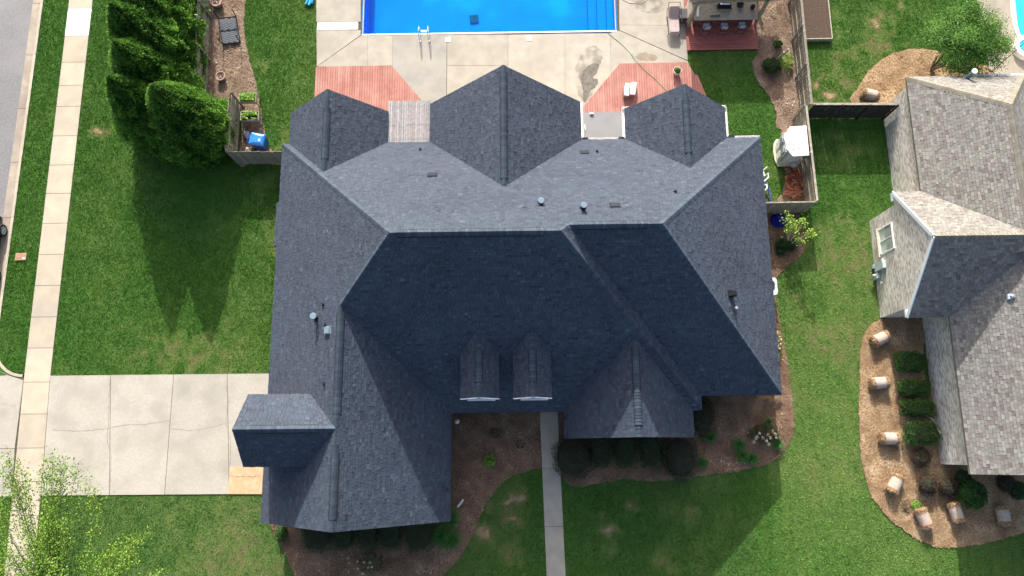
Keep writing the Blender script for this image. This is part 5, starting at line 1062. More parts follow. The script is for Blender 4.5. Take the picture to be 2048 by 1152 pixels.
# blue netting heap
V = []; F = []; X, Y, _ = at(1557, 440, .15); n1 = 26
for i in range(n1):
    for j in range(n1):
        u, v = i/(n1-1)*2-1, j/(n1-1)*2-1; r_ = math.hypot(u, v); s = 1/max(1, r_**.5); z = .05+max(0, .22*(1-r_**2*.8))+.07*random.random()*(r_ < 1)
        V.append((X+u*.44*s+random.gauss(0, .015), Y+v*.40*s+random.gauss(0, .015), z))
for i in range(n1-1):
    for j in range(n1-1): F.append((i*n1+j, (i+1)*n1+j, (i+1)*n1+j+1, i*n1+j+1))
q = MB(); q.add(V, F); small('tarp_heap', q, mat('royal_blue_net', (.012, .014, .30), (.008, .008, .16), 14, .6, .5, 30), 'crumpled royal blue tarp lying below the side fence', 'tarp')

# ------------------------------------------------------------------ conifers
def conifer_meshes(h, Rr, n, seed):
    r_ = np.random.default_rng(seed); z = h*(1-np.sqrt(r_.random(n))*.985); a = r_.uniform(0, 2*np.pi, n); t = z/h
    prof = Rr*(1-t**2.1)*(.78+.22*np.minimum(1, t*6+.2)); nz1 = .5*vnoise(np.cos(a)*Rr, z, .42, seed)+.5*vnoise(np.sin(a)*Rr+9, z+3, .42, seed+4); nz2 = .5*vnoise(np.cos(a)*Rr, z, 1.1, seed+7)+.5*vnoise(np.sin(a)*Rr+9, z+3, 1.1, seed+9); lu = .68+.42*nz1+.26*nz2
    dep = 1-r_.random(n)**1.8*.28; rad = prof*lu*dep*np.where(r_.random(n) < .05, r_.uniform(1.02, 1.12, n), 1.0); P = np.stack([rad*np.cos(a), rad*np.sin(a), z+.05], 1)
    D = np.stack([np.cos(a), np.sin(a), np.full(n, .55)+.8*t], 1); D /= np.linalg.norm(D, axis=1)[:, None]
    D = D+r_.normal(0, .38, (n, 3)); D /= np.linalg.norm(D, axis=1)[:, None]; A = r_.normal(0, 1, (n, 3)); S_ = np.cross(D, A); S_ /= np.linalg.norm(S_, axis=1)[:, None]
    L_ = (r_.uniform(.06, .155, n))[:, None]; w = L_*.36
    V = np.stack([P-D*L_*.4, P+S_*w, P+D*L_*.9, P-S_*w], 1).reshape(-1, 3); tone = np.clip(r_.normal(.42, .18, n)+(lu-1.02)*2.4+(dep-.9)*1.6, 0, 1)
    return V, np.arange(4*n).reshape(-1, 4), tone
def conifer(px, py, h, Rr, n, seed, label):
    X, Y, _ = at(px, py, 0); t = thing('evergreen_tree', (X, Y, 0), label, 'evergreen tree', 'row of tall evergreens by the fence'); V, F, tn = conifer_meshes(h, Rr, n, seed)
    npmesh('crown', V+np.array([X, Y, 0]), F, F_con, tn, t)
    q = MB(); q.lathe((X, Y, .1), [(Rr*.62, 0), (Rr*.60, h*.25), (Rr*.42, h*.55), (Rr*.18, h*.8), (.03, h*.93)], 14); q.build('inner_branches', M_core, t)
    q = MB(); q.tube([(X, Y, -.1), (X, Y, h*.9)], [.13, .02], 8); q.build('trunk', M_bark, t); return t
t1 = conifer(411, 277, 6.6, 2.0, 98000, 5, 'sunlit evergreen nearest the blue bin, frontmost of the row')
t2 = conifer(337, 262, 6.6, 1.95, 90000, 8, 'evergreen behind and left of the frontmost one, its tip over the lawn')
def again(src, px, py, rz, sc, label):
    X, Y, _ = at(px, py, 0); return dup(src, (X, Y, 0), rz, label, (sc, sc, sc*1.02))
again(t1, 350, 204, 2.1, 1.02, 'third evergreen from the front of the row'); again(t2, 350, 146, 4.0, 1.08, 'fourth evergreen from the front, its crown reaching over the lawn edge'); again(t1, 352, 90, 3.3, 1.04, 'fifth evergreen from the front, beside the metal table behind the fence'); again(t2, 352, 34, 1.0, 1.08, 'northernmost evergreen in view at the top picture edge'); again(t1, 345, -30, 5.0, 1.02, 'evergreen whose crown is cut by the top picture edge')

# ------------------------------------------------------------------ broadleaf trees
def branchy(root_pt, tips, r0, name, parent, m):
    q = MB(); B = Vector(root_pt)
    for T_ in tips:
        T_ = Vector(T_); mid = B.lerp(T_, .45)+Vector((random.gauss(0, .12), random.gauss(0, .12), .25)); q.tube([B, mid, T_], [r0, r0*.5, r0*.12], 6)
    q.build(name, m, parent)
X, Y, _ = at(1862, 140, 0); mt = thing('crape_myrtle', (X, Y, 0), 'bushy green tree leaning over the round mulch bed of the neighbour garden', 'tree')
stems = [(X+.35*math.cos(a), Y+.35*math.sin(a), 1.3) for a in (0, 1.2, 2.6, 4, 5.1)]; q = MB()
for s_p in stems: q.tube([(X, Y, 0), (X+(s_p[0]-X)*.6, Y+(s_p[1]-Y)*.6, .7), s_p], [.09, .07, .06], 7)
q.build('trunk', M_bark, mt); P = []; T = []; cl = []
for i in range(95):
    d = sph(1, -.35)[0]*RNG.uniform(.35, 1.0); c = np.array([X+.45+d[0]*2.35, Y+.15+d[1]*2.05, 3.0+d[2]*1.45]); cl.append(c); k = 480 if i % 4 else 220
    P.append(c+RNG.normal(0, 1, (k, 3))*(.27, .27, .2)); T.append(np.clip(RNG.normal(.42+.10*d[2], .2, k)+RNG.normal(0, .12), 0, 1))
P = np.concatenate(P); T = np.concatenate(T); N = (P-np.array([X, Y, 2.2])); N /= np.linalg.norm(N, axis=1)[:, None]; leaves('crown', P, N+np.array([0, 0, .6]), .085, F_myr, mt, T, rand=.8)
branchy((X+.1, Y, 1.3), [tuple(c) for c in cl[::2]], .05, 'limbs', mt, M_bark)
X, Y, _ = at(170, 1225, 0); bt = thing('street_tree', (X, Y, 0), 'sparse light green tree filling the lower left corner over the driveway', 'tree')
q = MB(); q.tube([(X, Y, 0), (X-.05, Y, 1.6)], [.13, .10], 8); q.build('trunk', M_bark, bt); P = []; T = []; limbs = MB(); k_ = 0
targets = []
for (a, b, z, nn, sp) in ((60, 1060, 4.6, 10, 1.1), (20, 1120, 5.0, 9, 1.0), (110, 1030, 4.6, 10, .9), (90, 1120, 5.0, 10, 1.0), (140, 1080, 4.4, 6, .8), (0, 1010, 5.0, 6, .9), (60, 970, 5.0, 6, .8), (120, 960, 4.8, 5, .7), (20, 950, 5.0, 4, .7), (105, 930, 5.2, 3, .4), (145, 950, 4.8, 3, .5), (35, 930, 5.2, 2, .5), (250, 1110, 3.8, 6, .55), (275, 1080, 3.6, 3, .4), (240, 1140, 3.8, 6, .6), (180, 1110, 4.2, 4, .8), (310, 1145, 3.4, 3, .4), (190, 1000, 4.4, 3, .6), (-30, 1080, 5, 8, 1.1), (60, 1180, 5, 10, 1.2), (160, 1180, 4.6, 8, 1.1), (0, 1190, 5, 9, 1.2)):
    c = Vector(at(a, b, z))
    for i in range(nn): targets.append((c+Vector((random.gauss(0, sp*.5), random.gauss(0, sp*.5), random.gauss(0, .35)))))
B = Vector((X, Y, 1.6))
for c in targets:
    out = (c-B).normalized(); m1 = B.lerp(c, .4)+Vector((0, 0, .5)); m2 = B.lerp(c, .75)+Vector((0, 0, .35)); limbs.tube([B, m1, m2, c, c+out*.35+Vector((0, 0, .15))], [.03, .018, .010, .005, .003], 4)
    n_ = random.randint(75, 160); u = RNG.random(n_)**.7
    base = np.array(m2)[None]*(1-u[:, None])+np.array(c+out*.4+Vector((0, 0, .15)))[None]*u[:, None]; P.append(base+RNG.normal(0, .17, (n_, 3))); T.append(np.clip(RNG.normal(.45+random.gauss(0, .12), .2, n_), 0, 1))
F_crn = fol('corner_tree_leaf', (.055, .13, .015), (.15, .27, .03), (.32, .43, .07), .25); limbs.build('limbs', mat('green_twig', (.12, .14, .07), (.09, .10, .05), 8, .9), bt); P = np.concatenate(P); leaves('crown', P, np.tile((0, 0, 1.), (len(P), 1)), .095, F_crn, bt, np.concatenate(T), rand=.7, aspect=1.5)

# ------------------------------------------------------------------ straw rolls
M_wrap = mat('paper_wrap', (.44, .36, .30), (.34, .27, .22), 7, .8, .2, 20, c3=(.28, .30, .28), scale3=2.2, f3=(.5, .7))
M_twine = mat('red_twine', (.45, .16, .12), (.38, .13, .1), 6, .8)
def bale(px, py, ang, label, parent=None):
    X, Y, _ = at(px, py, .32); t = thing('straw_roll', (X, Y, .05), label, 'straw roll', 'rolled straw bales waiting in the beds'); M = Matrix.Rotation(ang, 4, 'Z') @ Matrix.Rotation(math.pi/2, 4, 'Y')
    q = MB(); q.lathe((X, Y, .34), [(.20, -.50), (.27, -.48), (.29, -.40), (.295, 0), (.29, .40), (.27, .48), (.20, .50)], 22, M=M); q.build('straw', M_strawbase, t)
    q = MB(); q.lathe((X, Y, .34), [(.306, -.31), (.312, -.1), (.310, .12), (.306, .31)], 26, M=M); q.build('wrapper', M_wrap, t, smooth=False)
    for s in (-.30, .30): q = MB(); q.lathe((X, Y, .34), [(.312, s-.014), (.318, s), (.312, s+.014)], 26, M=M); q.build('twine', M_twine, t)
    n = 1500; a = RNG.uniform(0, 2*np.pi, n); s = RNG.choice([-1, 1], n)*(.31+.22*RNG.random(n)); r_ = np.where(np.abs(s) > .47, RNG.uniform(0, .3, n), .29+.05*RNG.random(n))
    L = np.stack([r_*np.cos(a), r_*np.sin(a), s], 1); Mr = np.array(M.to_3x3()); P = L @ Mr.T+np.array([X, Y, .34]); N = np.stack([np.cos(a), np.sin(a), np.zeros(n)], 1) @ Mr.T
    leaves('loose_straw', P, N, .13, M_straw, t, RNG.random(n), aspect=9, rand=.5, kind='stuff')
for a, b, g_, l in ((1760, 678, .42, 'northernmost straw roll in the side bed, in front of the neighbour gable'), (1758, 766, .10, 'second straw roll from the north, left of the first boxwoods'), (1778, 877, -.02, 'straw roll lying left of the largest boxwood'), (1790, 968, 1.02, 'tilted straw roll at the left bend of the straw bed'), (1847, 1036, -1.25, 'straw roll lying at the lower tip of the straw bed in sunlight'), (1911, 1024, -1.35, 'shaded straw roll just below left of the round boxwood'), (2006, 1030, -1.48, 'easternmost straw roll, near the right picture edge'), (1740, 190, -.30, 'straw roll in the neighbour back garden beside the dark fence')): bale(a, b, g_, l)
X, Y, _ = at(1812, 1010, .1); t = thing('straw_clump', (X, Y, .04), 'loose clump of pulled straw beside the tilted straw roll', 'straw clump'); blob((X, Y, .03), (.34, .36, .22), 900, .13, M_straw, t, aspect=9, name='straw')

# ------------------------------------------------------------------ garden things at the back left
def planter(px0, py0, px1, py1, label):
    x0_, y0_, _ = at(px0, py0, .78); x1_, y1_, _ = at(px1, py1, .78); cx_, cy_ = (x0_+x1_)/2, (y0_+y1_)/2; w_, d_ = abs(x1_-x0_), abs(y1_-y0_)
    t = thing('raised_planter', (cx_, cy_, .04), label, 'planter', 'raised wooden planters by the left fence'); mw_ = mat('weathered_planter', (.36, .33, .28), (.26, .24, .2), 7, .85)
    for c, s in (((cx_, cy_-d_/2, .66), (w_, .035, .26)), ((cx_, cy_+d_/2, .66), (w_, .035, .26)), ((cx_-w_/2, cy_, .66), (.035, d_, .26)), ((cx_+w_/2, cy_, .66), (.035, d_, .26))): q = MB(); q.box(c, s); q.build('side_board', mw_, t)
    for sx in (-1, 1):
        for sy in (-1, 1): q = MB(); q.box((cx_+sx*w_/2*.96, cy_+sy*d_/2*.94, .36), (.05, .05, .72)); q.build('leg', mw_, t)
    q = MB(); q.box((cx_, cy_, .68), (w_-.04, d_-.04, .12)); q.build('soil', M_soil, t); n = 420; P = np.stack([RNG.uniform(cx_-w_*.44, cx_+w_*.42, n), RNG.uniform(cy_-d_*.42, cy_+d_*.42, n), RNG.uniform(.76, .98, n)], 1); k = vnoise(P[:, 0], P[:, 1], .2, 6) > .32; P = P[k]
    leaves('plants', P, np.tile((0, 0, 1.), (len(P), 1)), .13, F_light, t, RNG.uniform(.15, .85, len(P)), rand=.45, aspect=1.3)
planter(479, 187, 511, 203, 'northern raised wooden planter with leafy greens'); planter(482, 223, 516, 240, 'southern raised wooden planter with leafy greens, near the blue bin')
# wheelie bin
bx, by = at(513, 278, 1.05)[:2]; wb = thing('wheelie_bin', (bx, by, .04), 'bright blue wheelie bin in the fence corner', 'wheelie bin'); M = Matrix.Rotation(-.20, 4, 'Z')
def loc(v, o=(0, 0, 0)): return tuple((M @ Vector(v))+Vector((bx, by, 0))+Vector(o))
M_bd = mat('dark_blue_plastic', (.012, .07, .36), (.01, .055, .30), 3, .4, spec=.4)
q = MB(); V = [(-.34, -.27, .08), (.34, -.27, .08), (.34, .27, .08), (-.34, .27, .08), (-.42, -.33, 1.0), (.42, -.33, 1.0), (.42, .33, 1.0), (-.42, .33, 1.0)]; q.add([loc(v) for v in V], [(0, 3, 2, 1), (4, 5, 6, 7), (0, 1, 5, 4), (1, 2, 6, 5), (2, 3, 7, 6), (3, 0, 4, 7)]); q.build('body', M_bd, wb)
q = MB(); V = [(-.40, -.36, 1.01), (.46, -.36, 1.01), (.46, .36, 1.01), (-.40, .36, 1.01), (-.38, -.33, 1.07), (.40, -.31, 1.08), (.40, .31, 1.08), (-.38, .33, 1.07), (-.1, -.22, 1.12), (.3, -.2, 1.13), (.3, .2, 1.13), (-.1, .22, 1.12)]; q.add([loc(v) for v in V], [(0, 1, 5, 4), (1, 2, 6, 5), (2, 3, 7, 6), (3, 0, 4, 7), (4, 5, 9, 8), (5, 6, 10, 9), (6, 7, 11, 10), (7, 4, 8, 11), (8, 9, 10, 11), (3, 2, 1, 0)]); q.build('lid', M_blue, wb)
q = MB(); q.box(loc((.2, -.05, 1.135)), (.10, .12, .008), rz=-.2); q.build('sticker', M_white, wb)
q = MB(); q.tube([loc((-.46, -.3, 1.0)), loc((-.5, -.28, 1.02)), loc((-.5, .28, 1.02)), loc((-.46, .3, 1.0))], .018, 8); q.build('handle', M_bd, wb)
for s in (-.3, .3): q = MB(); q.lathe(loc((-.36, s, .14)), [(.13, -.03), (.13, .03)], 16, M=Matrix.Rotation(-.2, 4, 'Z') @ Matrix.Rotation(math.pi/2, 4, 'X')); q.build('wheel', M_dark, wb)
X, Y, _ = at(494, 270, .25); t = thing('metal_tub', (X, Y, .04), 'galvanised bucket tipped over left of the blue bin', 'bucket'); q = MB(); q.lathe((X, Y, .22), [(.17, -.2), (.21, .18), (.22, .2), (.2, .19), (.16, -.17)], 20, M=Matrix.Rotation(2.2, 4, 'Z') @ Matrix.Rotation(1.0, 4, 'Y')); q.build('pail', M_galv, t); q = MB(); q.tube([(X-.2, Y, .4), (X-.1, Y+.1, .5), (X+.1, Y+.12, .48)], .006, 5); q.build('handle', M_galv, t)
X, Y, _ = at(506, 296, .12); t = thing('straw_clump', (X, Y, .04), 'loose tan straw clump below the blue bin', 'straw clump'); blob((X, Y, .03), (.2, .16, .2), 420, .10, M_straw, t, aspect=7, name='straw')
X, Y, _ = at(495, 299, .1); q = MB(); q.add([(X-.15, Y-.1, .06), (X+.14, Y-.12, .06), (X+.1, Y+.08, .22), (X-.06, Y+.1, .25), (X, Y-.03, .2)], [(0, 1, 4), (1, 2, 4), (2, 3, 4), (3, 0, 4)]); small('paper_scrap', q, M_white, 'white folded paper scrap in the fence corner', 'scrap')
# pots
def pot(px, py, r_, h, label, m=M_terr, z=.04, plant=None, nm='flower_pot'):
    X, Y, _ = at(px, py, h); t = thing(nm, (X, Y, z), label, 'flower pot'); q = MB(); q.lathe((X, Y, z), [(r_*.68, 0), (r_*.95, h*.85), (r_*1.06, h*.88), (r_*1.06, h), (r_*.9, h), (r_*.88, h*.82)], 24); q.build('pot', m, t, smooth=False)
    q = MB(); q.lathe((X, Y, z+h*.78), [(r_*.86, 0), (r_*.5, h*.06)], 18); q.build('soil', M_soil, t)
    if plant == 'sticks':
        q = MB()
        for i in range(9): a = random.uniform(0, 6.28); q.tube([(X, Y, z+h*.8), (X+.7*r_*math.cos(a), Y+.7*r_*math.sin(a), z+h*1.05)], .012, 5)
        q.build('dead_stems', mat('pale_dead_wood', (.38, .35, .28)), t)
    elif plant: blob((X+.02, Y+.02, z+h*1.0), (r_*.62, r_*.62, r_*.8), 1300, .04, F_light, t, name='plant', toff=-.1)
    return t
pot(441, 152, .27, .36, 'round terracotta pot with dead stems on the tan mulch', plant='sticks'); pot(432, 2, .34, .42, 'large terracotta pot at the top picture edge behind the fence', plant='sticks')
pot(1354, 143, .24, .40, 'grey round pot with a clipped green ball plant on the right deck', mat('pale_grey_pot', (.45, .43, .40), (.38, .36, .34), 5, .7), z=.15, plant='ball')
# metal slatted table with its legs in the air
tb = thing('metal_table', (-17.4, 25, .05), 'dark slatted metal patio table lying upside down on the mulch', 'table'); C4 = [at(437, 37, .2), at(472, 33, .2), at(480, 84, .2), at(445, 88, .2)]
M_slate = mat('slate_metal', (.085, .10, .125), (.065, .08, .10), 6, .5, metal=.2)
q = MB()
for i in range(4): q.bar(C4[i], C4[(i+1) % 4], .05, .05)
q.bar(tuple((Vector(C4[0])+Vector(C4[3]))/2), tuple((Vector(C4[1])+Vector(C4[2]))/2), .05, .04); q.build('frame', M_dark, tb)
c0, c1, c2, c3 = [Vector(c)-Vector((0, 0, .015)) for c in C4]; mL, mR = (c0+c3)/2, (c1+c2)/2
def slat(a, b):
    q = MB(); q.bar(a, b, .105, .02); q.build('slat', M_slate, tb)
for u0, v0, u1, v1 in [(0, -.05+.17*k, 1, .45+.17*k) for k in range(-2, 6)]:
    for (A0, A1, B0, B1, fl) in ((c0, c1, mL, mR, 0), (c3, c2, mL, mR, 1)):
        # slats run diagonally in each half: clip the line in the unit square
        pts = []
        for t_ in np.linspace(0, 1, 41):
            uu = t_; vv = v0+(v1-v0)*t_
            if .03 <= vv <= .97: pts.append((uu, vv))
        if len(pts) > 4:
            f = lambda uv: (A0.lerp(A1, uv[0])).lerp(B0.lerp(B1, uv[0]), 1-uv[1]); slat(f(pts[0]), f(pts[-1]))
for c, (dx, dy) in zip(C4, ((-.03, .03), (.03, .03), (.03, -.03), (-.03, -.03))): q = MB(); q.tube([(c[0], c[1], .18), (c[0]+dx, c[1]+dy, 1.0)], .028, 8); q.build('leg', M_dark, tb)

# ------------------------------------------------------------------ right deck seats
M_wick = mat('pale_grey_wicker', (.50, .50, .48), (.42, .42, .41), 30, .8); M_wk2 = mat('grey_wicker_side', (.24, .21, .19), (.17, .15, .14), 40, .85)
for i, (px, l) in enumerate(((1254.5, 'left one of the two curved grey ottomans on the right deck'), (1266, 'right one of the two curved grey ottomans, slightly further north'))):
    top = [[(1250, 166), (1262, 167), (1258, 190), (1248, 189)], [(1263, 165), (1273, 165), (1270, 188), (1259, 189)]][i]
    arc = [[(1250.5, 165.5), (1247.8, 178), (1248, 190.5), (1258, 191.5), (1257.8, 179), (1261.3, 166.5)], [(1263.3, 164), (1259.5, 176), (1259, 188.5), (1270.5, 189.5), (1272, 177), (1274, 164.5)]][i]
    A3 = [at(a, b, .55)[:2] for a, b in arc]; t = thing('ottoman', (sum(a[0] for a in A3)/6, sum(a[1] for a in A3)/6, .15), l, 'ottoman', 'curved ottomans on the right deck'); q = MB(); q.prism(A3, .17, .50); q.build('base', M_wk2, t); q = MB(); q.prism(A3, .503, .56); q.build('seat', M_wick, t)
# raised bed of the neighbour, soil inside a timber frame
rb = thing('raised_bed', (17.9, 25.5, 0), 'timber framed raised bed of dark soil beyond the long fence', 'raised bed'); mf = mat('bed_timber', (.36, .33, .27), (.28, .25, .2), 6, .85)
for c, s in (((17.85, 23.62, .15), (1.66, .06, .32)), ((18.68, 26.3, .15), (.06, 5.3, .32)), ((17.05, 26.3, .15), (.06, 5.3, .32))): q = MB(); q.box(c, s); q.build('board', mf, rb)
q = MB(); q.prism([(17.09, 23.66), (18.64, 23.66), (18.64, 29), (17.09, 29)], 0, .24); q.build('soil', M_soil, rb)

# ------------------------------------------------------------------ white shed, ball, bricks, scrap
sh_ = thing('plastic_shed', (15.4, 16.5, 0), 'white ribbed plastic garden shed standing against the side fence', 'shed')
M_shw = mat('white_plastic', (.80, .80, .78), (.74, .74, .72), 2, .45, spec=.4); M_shg = mat('pale_grey_panel', (.56, .60, .64), (.50, .54, .58), 3, .5); M_shc = mat('cream_plastic', (.62, .56, .40), (.55, .5, .36), 3, .6)
q = MB(); q.add([(14.92, 15.85, .05), (15.85, 15.85, .05), (15.85, 17.2, .05), (14.92, 17.2, .05), (14.98, 15.78, 1.66), (15.86, 15.74, 1.86), (15.86, 17.2, 1.86), (14.98, 17.18, 1.66)], [(0, 3, 2, 1), (4, 5, 6, 7), (0, 1, 5, 4), (1, 2, 6, 5), (2, 3, 7, 6), (3, 0, 4, 7)]); q.build('wall', M_shg, sh_)
q = MB(); pts = [(14.83, 16.1), (14.80, 16.55), (14.86, 17.0), (15.1, 17.36), (15.95, 17.36), (15.95, 15.62), (15.1, 15.62)]; q.prism(pts, [1.72, 1.72, 1.72, 1.80, 1.92, 1.92, 1.80], [1.78, 1.78, 1.78, 1.86, 1.99, 1.99, 1.86]); rf = q.build('roof', M_shw, sh_)
for k in range(6): q = MB(); q.bar((15.12, 15.78+k*.29, 1.865), (15.94, 15.78+k*.29, 1.992), .035, .02); q.build('rib', M_shw, rf)
q = MB(); pts = [(14.86, 15.72), (14.72, 16.1), (14.68, 16.6), (14.74, 17.1), (14.9, 17.36), (15.9, 17.36), (15.9, 15.72)]; q.prism(pts, .04, .13); q.build('floor', M_shc, sh_)
for y0_, y1_, l in ((15.95, 16.48, None), (16.52, 17.1, None)):
    q = MB(); q.prism([(14.83, y0_), (14.79, (y0_+y1_)/2), (14.83, y1_), (14.93, y1_), (14.93, y0_)], .13, 1.64); dr = q.build('door', M_shg, sh_)
    q = MB(); q.box((14.78, (y0_+y1_)/2, 1.2), (.03, .36, .5)); q.build('window', mat('smoky_panel', (.28, .33, .38), (.24, .29, .34), 4, .3), dr); q = MB(); q.box((14.80, (y0_+y1_)/2, .55), (.03, .36, .6)); q.build('panel', M_shw, dr)
X, Y, _ = at(1588, 327, .35); q = MB(); q.lathe((X, Y, .10), [(.05, 0), (.16, .04), (.22, .14), (.235, .25), (.21, .36), (.14, .45), (.04, .49)], 20); o = q.build('ball', mat('pale_blue_ball', (.38, .45, .50), (.32, .39, .44), 3, .35), None, True); tag(o, 'pale blue grey ball resting on the bricks below the shed', 'ball')
# loose cored bricks
M_rb = [mat('red_brick_%d' % i, c, tuple(v*.8 for v in c), 9, .9, .3, 40) for i, c in enumerate(((.36, .12, .07), (.22, .07, .045), (.60, .24, .14), (.15, .05, .035)))]
def brick_mesh(m):
    q = MB(); L_, W_, H_ = .20, .095, .06; q.add([(-L_/2, -W_/2, 0), (L_/2, -W_/2, 0), (L_/2, W_/2, 0), (-L_/2, W_/2, 0), (-L_/2, -W_/2, H_), (L_/2, -W_/2, H_), (L_/2, W_/2, H_), (-L_/2, W_/2, H_)], [(0, 1, 5, 4), (1, 2, 6, 5), (2, 3, 7, 6), (3, 0, 4, 7)])
    xs = [-.10, -.075, -.035, -.02, .02, .035, .075, .10]
    for a, b in ((0, 1), (2, 3), (4, 5), (6, 7)): q.face([(xs[a], -W_/2, H_), (xs[b], -W_/2, H_), (xs[b], W_/2, H_), (xs[a], W_/2, H_)])
    for a, b in ((1, 2), (3, 4), (5, 6)):
        for y0_, y1_ in ((-W_/2, -.022), (.022, W_/2)): q.face([(xs[a], y0_, H_), (xs[b], y0_, H_), (xs[b], y1_, H_), (xs[a], y1_, H_)])
        q.face([(xs[a], -.022, .01), (xs[b], -.022, .01), (xs[b], .022, .01), (xs[a], .022, .01)])
        q.face([(xs[a], -.022, H_), (xs[a], -.022, .01), (xs[a], .022, .01), (xs[a], .022, H_)]); q.face([(xs[b], -.022, H_), (xs[b], .022, H_), (xs[b], .022, .01), (xs[b], -.022, .01)])
    return pmesh('brick', q, m)
BM = [brick_mesh(m) for m in M_rb]; cnt = 0; used = set()
bz = [[(1572, 336), (1596, 336), (1609, 352), (1610, 372), (1606, 388), (1590, 398), (1577, 392), (1574, 372)]][0]; BPOLY = [at(a, b, .15)[:2] for a, b in bz]
lo = np.array(BPOLY).min(0); hi = np.array(BPOLY).max(0); rows = []
pile = thing('brick_pile', (15.3, 14.6, 0), 'heap of loose red cored bricks between the white shed and the fence corner', 'brick pile')
for layer in range(3):
    y_ = lo[1]+.05+layer*.03
    while y_ < hi[1]:
        x_ = lo[0]+random.uniform(0, .1)+layer*.1
        while x_ < hi[0]:
            px_, py_ = x_+random.gauss(0, .015), y_+random.gauss(0, .012); x_ += .27
            if not inpoly(np.array([[px_, py_]]), BPOLY)[0]: continue
            if layer == 1 and random.random() < .25: continue
            if layer == 2 and random.random() < .6: continue
            big = random.random(); rz = random.gauss(0, .12 if px_ < 15.2 else .3)+(random.choice((0, .5, 1.2)) if big < .12 else 0)
            share(BM[min(3, int(random.random()*3.4))] if not (py_ < 14.35 and px_ > 15.1) else BM[2], 'brick', Matrix.Translation((px_, py_, .04+layer*.066)) @ Matrix.Rotation(rz, 4, 'Z') @ Matrix.Rotation(random.gauss(0, .05), 4, 'X'), pile)
        y_ += .15
for a, b, rz, l in ((1568, 385, .9, 'single loose brick lying left of the brick heap'), (1582, 391, .1, 'lone brick at the lower edge of the brick heap'), (1570, 389, .2, 'second loose brick below left of the heap')):
    X, Y, _ = at(a, b, .05); tag(share(BM[2], 'loose_brick', Matrix.Translation((X, Y, .05)) @ Matrix.Rotation(rz, 4, 'Z'), None), l, 'brick')
# white frames and a blue pole leaning along the east eave
def pvc(label, pts, r_=.045, m=M_white, nm='pipe_offcut', cat='pipe'):
    q = MB(); q.tube([at(*p_) for p_ in pts], r_, 8); return small(nm, q, m, label, cat)
pvc('upper angular white plastic pipe leaning out from the east eave', [(1526, 343, .5), (1529, 352, .6), (1536, 347, .7), (1537, 355, .7), (1529, 362, .6), (1524, 360, .6), (1526, 343, .5)])
pvc('lower square white plastic pipe leaning out from the east eave', [(1525, 372, .5), (1534, 369, .6), (1534, 377, .6), (1528, 383, .5), (1525, 380, .5), (1525, 372, .5)])
pvc('thin white stick pointing up right from the east eave', [(1522, 345, .4), (1535, 333, .6)], .03, nm='white_stick', cat='stick')
pvc('long blue pole lying along the east wall near the fence', [(1531, 360, .4), (1537, 378, .3), (1542, 404, .1)], .05, mat('periwinkle_plastic', (.10, .14, .55), (.08, .12, .48), 3, .5), 'blue_pole', 'pole')
X, Y, _ = at(1532, 380, .05); q = MB(); q.prism(xy([(1524, 395), (1538, 398), (1540, 410), (1524, 410)]), .02, .06); 
# air conditioner at the east wall
ac = thing('air_conditioner', (13.15, 8.3, 0), 'pale grey air conditioning unit half hidden by the east eave', 'air conditioner'); xa_, ya_, _ = at(1546, 573, .8)
q = MB(); q.box((xa_-.28, ya_, .42), (.92, .92, .76), bev=.05); q.build('casing', M_galv, ac)
q = MB(); O = []; 
def rrect(cx_, cy_, w_, r_, n=6): return [(cx_+sx*(w_-r_)+r_*math.cos(a0+t_), cy_+sy*(w_-r_)+r_*math.sin(a0+t_)) for sx, sy, a0 in ((1, 1, 0), (-1, 1, math.pi/2), (-1, -1, math.pi), (1, -1, 1.5*math.pi)) for t_ in np.linspace(0, math.pi/2, n)]
o1 = rrect(xa_-.28, ya_, .49, .18); o2 = rrect(xa_-.28, ya_, .37, .25); n = len(o1)
V = [(a, b, .80) for a, b in o1]+[(a, b, .88) for a, b in o1]+[(a, b, .88) for a, b in o2]+[(a, b, .80) for a, b in o2]; q.add(V, [(j*n+i, j*n+(i+1) % n, ((j+1) % 4)*n+(i+1) % n, ((j+1) % 4)*n+i) for j in range(4) for i in range(n)]); q.build('top_rim', mat('pale_grey_metal', (.55, .62, .66), (.5, .56, .6), 4, .4), ac)
q = MB(); q.lathe((xa_-.28, ya_, .80), [(.36, 0), (.36, .01)], 20); q.build('fan_well', M_dark, ac)
for k in range(3): q = MB(); q.box((xa_-.28, ya_, .82), (.6, .09, .01), rz=k*math.pi/3); q.build('fan_blade', M_slate, ac)
# front bits
X, Y, _ = at(914, 843, .1); q = MB(); q.lathe((X, Y, .04), [(.12, 0), (.13, .05), (.07, .09), (.05, .14), (.02, .15)], 18); small('garden_light', q, M_white, 'small round white ground light in the dark corner by the left wing', 'light')
q = MB(); q.tube([at(915, 1014, .07), at(920, 1008, .08), at(925, 1001, .10), at(926, 1000, .16)], .05, 4); small('downspout_elbow', q, M_white, 'white downspout elbow lying on the mulch right of the left wing', 'downspout')
# osb sheet on the driveway
M_osb = mat('osb_board', (.50, .33, .20), (.42, .27, .15), 22, .85, .3, 60, c3=(.53, .37, .24), scale3=3)
ob = thing('osb_sheet', (-14.7, -1.5, .05), 'tan particle board sheet lying at the driveway corner by the left wing', 'board'); q = MB(); q.prism(xy([(460, 933), (528, 934), (526, 988), (458, 988)]), .052, .072); q.build('sheet', M_osb, ob)
for i in range(26):
    a = 462+i*2.3+random.uniform(-1, 1); X, Y, _ = at(a, 953+random.uniform(-1.4, 1.4), .0); q = MB(); q.box((X, Y, .0735), (random.uniform(.02, .07), random.uniform(.015, .05), .002), rz=random.uniform(0, 3)); q.build('dark_stamp', mat('stamp_ink', (.12, .07, .04), (.18, .11, .06), 20, .9), ob)
